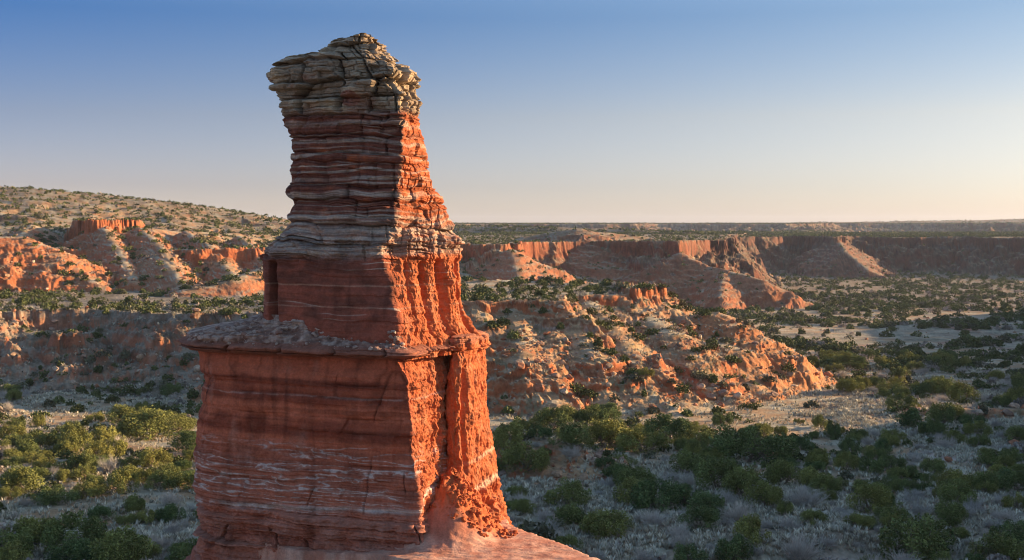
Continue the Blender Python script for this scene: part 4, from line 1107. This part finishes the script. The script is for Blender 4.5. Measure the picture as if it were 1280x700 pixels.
    print("plants", nj, ns, used.sum(), rest.sum())
    scatter_scrub("shrubs", X, Y, z, wd, kind, rs)
    # far mesa tops and rims
    n = 60000
    Y = 1200 * (3600 / 1200) ** rs.uniform(0, 1, n); X = Y * rs.uniform(-0.45, 0.45, n)
    H, reg, _ = heights(X, Y)
    v = visible(X, Y, H + 4) & (fbm(X / 90, Y / 90, 3, 621) > -0.15)
    scatter_scrub("distant_shrubs", X[v], Y[v], H[v], rs.uniform(3, 6, v.sum()), np.zeros(v.sum(), int), rs)
    grass(rs)

def scatter_scrub(name, X, Y, z, wd, kind, rs):
    """everything too small or too many to be counted: tufted clumps in one mesh"""
    Cs = []; Ss = []; Ks = []
    for i in range(len(X)):
        w = wd[i] / Y[i] * F
        m = int(np.clip(w * w * 0.55, 7, 420))
        v = rs.normal(size=(m, 3)); v /= np.linalg.norm(v, axis=1)[:, None]; v[:, 2] = np.abs(v[:, 2])
        q = rs.uniform(0.45, 1.0, m)
        Cs.append(np.array([X[i], Y[i], z[i]]) + v * (q * wd[i] * 0.5)[:, None] * [1, 1, 0.95] * (1 + 0.3 * rs.normal(size=(1, 3)) * [1, 1, 0.4]))
        Ss.append(np.full(m, wd[i] * (0.5 / math.sqrt(m) + 0.05)))
        base = np.array([0.098, 0.112, 0.036]) if kind[i] == 0 else np.array([0.27, 0.225, 0.18])
        if kind[i] == 0 and rs.uniform() < 0.2: base = np.array([0.13, 0.125, 0.07])
        Ks.append(np.tile(base * rs.uniform(0.75, 1.35), (m, 1)))
    C = np.concatenate(Cs); S = np.concatenate(Ss); K = np.concatenate(Ks)
    v, f = cards(C, S * 1.25, rs, 0.3, 1.3)
    me = new_mesh(name, v, f, M_scrub, np.repeat(K * rs.uniform(0.8, 1.2, (len(K), 1)), 4, 0), smooth=False)
    link(name, me, kind="stuff", label="low green and grey scrub dotted over the canyon floor and slopes" if name == "shrubs" else "scrub dotting the distant canyon rims", cat="scrub")

def grass(rs):
    n = 110000
    Y = rs.uniform(95 ** 0.5, 330 ** 0.5, n) ** 2; X = Y * rs.uniform(-0.44, 0.46, n)
    H, reg, nz = ground_z(X, Y)
    k = (nz > 0.8) & (fbm(X / 9, Y / 9, 3, 641) > -0.22) & ((reg <= 1) | (rs.uniform(0, 1, n) < 0.3))
    X, Y, H = X[k], Y[k], H[k]
    v = visible(X, Y, H + 0.3); X, Y, H = X[v], Y[v], H[v]
    m = 7
    s = rs.uniform(0.25, 0.9, len(X))
    base = np.repeat(np.stack([X, Y, H - 0.05], 1), m, 0); ss = np.repeat(s, m)
    an = rs.uniform(0, 2 * PI, len(base)); lean = rs.uniform(0.2, 0.8, len(base))
    d = np.stack([np.cos(an) * lean, np.sin(an) * lean, np.ones(len(base)) * 0.8], 1)
    sd = np.stack([-np.sin(an), np.cos(an), np.zeros(len(base))], 1) * (ss * 0.16)[:, None]
    a = base + sd; b = base - sd; c = base + d * ss[:, None]
    V = np.stack([a, b, c], 1).reshape(-1, 3); f = np.arange(len(V)).reshape(-1, 3)
    K = np.repeat(mix(np.array([0.30, 0.27, 0.20]), np.array([0.70, 0.63, 0.47]), rs.uniform(0, 1, len(X))), m * 3, 0)
    me = new_mesh("grass", V, f, M_scrub, K, smooth=False)
    link("grass", me, kind="stuff", label="tufts of dry pale grass over the valley floor", cat="grass")

def rock_mesh(seed, col):
    rs = np.random.RandomState(seed)
    bm = bpy.data.meshes.new("t")
    import bmesh
    b = bmesh.new(); bmesh.ops.create_icosphere(b, subdivisions=2, radius=1.0)
    co = np.array([v.co[:] for v in b.verts]); f = np.array([[v.index for v in q.verts] for q in b.faces]); b.free(); bpy.data.meshes.remove(bm)
    # chop by random planes so that it breaks like sandstone
    for _ in range(9):
        nrm = rs.normal(size=3); nrm /= np.linalg.norm(nrm); h = rs.uniform(0.45, 0.8)
        d = co @ nrm - h; co = co - np.where(d > 0, d, 0)[:, None] * nrm
    co *= [1.0, 0.8, 0.62]
    co = co + 0.03 * rs.normal(size=co.shape)
    return co, f

def build_rocks():
    rs = np.random.RandomState(21)
    protos = [rock_mesh(4000 + i, None) for i in range(8)]
    tones = np.array([[0.38, 0.24, 0.145], [0.38, 0.16, 0.085], [0.44, 0.31, 0.21], [0.30, 0.19, 0.13]])
    n = 90000
    Y = 150 * (620 / 150) ** (rs.uniform(0, 1, n) ** 0.8); X = Y * rs.uniform(-0.45, 0.45, n)
    z, reg, nz = ground_z(X, Y)
    p = np.where(reg >= 2, 0.8 * sst(0.99, 0.88, nz), 0.03) * sst(-0.3, 0.3, fbm(X / 14, Y / 14, 3, 651))
    k = rs.uniform(0, 1, n) < p
    X, Y, z = X[k], Y[k], z[k]
    v = visible(X, Y, z + 0.5); X, Y, z, reg2 = X[v], Y[v], z[v], reg[k][v]
    sz = 0.14 + 1.1 * rs.uniform(0, 1, len(X)) ** 9 + 0.22 * rs.uniform(0, 1, len(X))
    order = np.argsort(-sz / Y)
    px = X / Y * F + 640; py = 280 - z / Y * F
    me = [new_mesh("boulder", p[0], p[1], M_stone, np.tile(tones[i % 4], (len(p[0]), 1)), smooth=False) for i, p in enumerate(protos)]
    nbig = 90
    for c, i in enumerate(order[:nbig]):
        w = sz[i] / Y[i] * F
        zn = zone(px[i], py[i], Y[i], reg2[i])
        tone = ("tan", "reddish", "pale", "brown")[c % 4]
        size = "large" if w > 9 else "middling" if w > 6.5 else "small"
        o = link("boulder", me[c % 8], None, "thing", f"{size} {tone} boulder {zn}", "boulder", f"boulders {zn}", (X[i], Y[i], z[i] + 0.15 * sz[i]))
        o.scale = (sz[i],) * 3; o.rotation_euler = (rs.uniform(-.3, .3), rs.uniform(-.3, .3), rs.uniform(0, 6.28))
    V = []; Fc = []; K = []; n0 = 0
    for i in order[nbig:]:
        co, f = protos[rs.randint(8)]
        a = rs.uniform(0, 6.28); ca, sa = math.cos(a), math.sin(a)
        q = co * sz[i] * rs.uniform(0.8, 1.2, 3)
        q = np.stack([q[:, 0] * ca - q[:, 1] * sa, q[:, 0] * sa + q[:, 1] * ca, q[:, 2]], 1) + [X[i], Y[i], z[i] + 0.12 * sz[i]]
        V.append(q); Fc.append(f + n0); n0 += len(q); K.append(np.tile(tones[rs.randint(4)] * rs.uniform(0.8, 1.15), (len(q), 1)))
    print("rocks", len(order))
    m = new_mesh("rubble", np.concatenate(V), np.concatenate(Fc), M_stone, np.concatenate(K), smooth=False)
    link("rubble", m, kind="stuff", label="loose broken stones strewn over the canyon slopes", cat="stones")

def build_haze():
    x, y0, y1, z0, z1 = 9700.0, -9700.0, 9700.0, -64.0, 60.0
    co = np.array([(a, b, c) for a in (-x, x) for b in (y0, y1) for c in (z0, z1)])
    f = np.array([(0, 1, 3, 2), (4, 6, 7, 5), (0, 4, 5, 1), (2, 3, 7, 6), (0, 2, 6, 4), (1, 5, 7, 3)])
    m = bpy.data.materials.new("haze"); m.use_nodes = True
    t = m.node_tree; t.nodes.remove(t.nodes["Principled BSDF"])
    v = t.nodes.new("ShaderNodeVolumePrincipled")
    v.inputs["Color"].default_value = (0.70, 0.80, 1.0, 1)
    v.inputs["Density"].default_value = 0.00004
    v.inputs["Anisotropy"].default_value = 0.2
    t.links.new(v.outputs[0], t.nodes["Material Output"].inputs["Volume"])
    link("haze", new_mesh("haze", co, f, m, smooth=False), kind="stuff", label="thin evening haze over the far canyon rims", cat="haze")

import sys
def log(*a):
    print(*a, file=sys.stderr)

import time as _t
_a = _t.time(); build_pillar(); log("pillar", _t.time() - _a)
build_terrain(); log("terrain", _t.time() - _a)
build_haze(); build_plants(); log("plants", _t.time() - _a)
build_rocks(); log("rocks", _t.time() - _a)
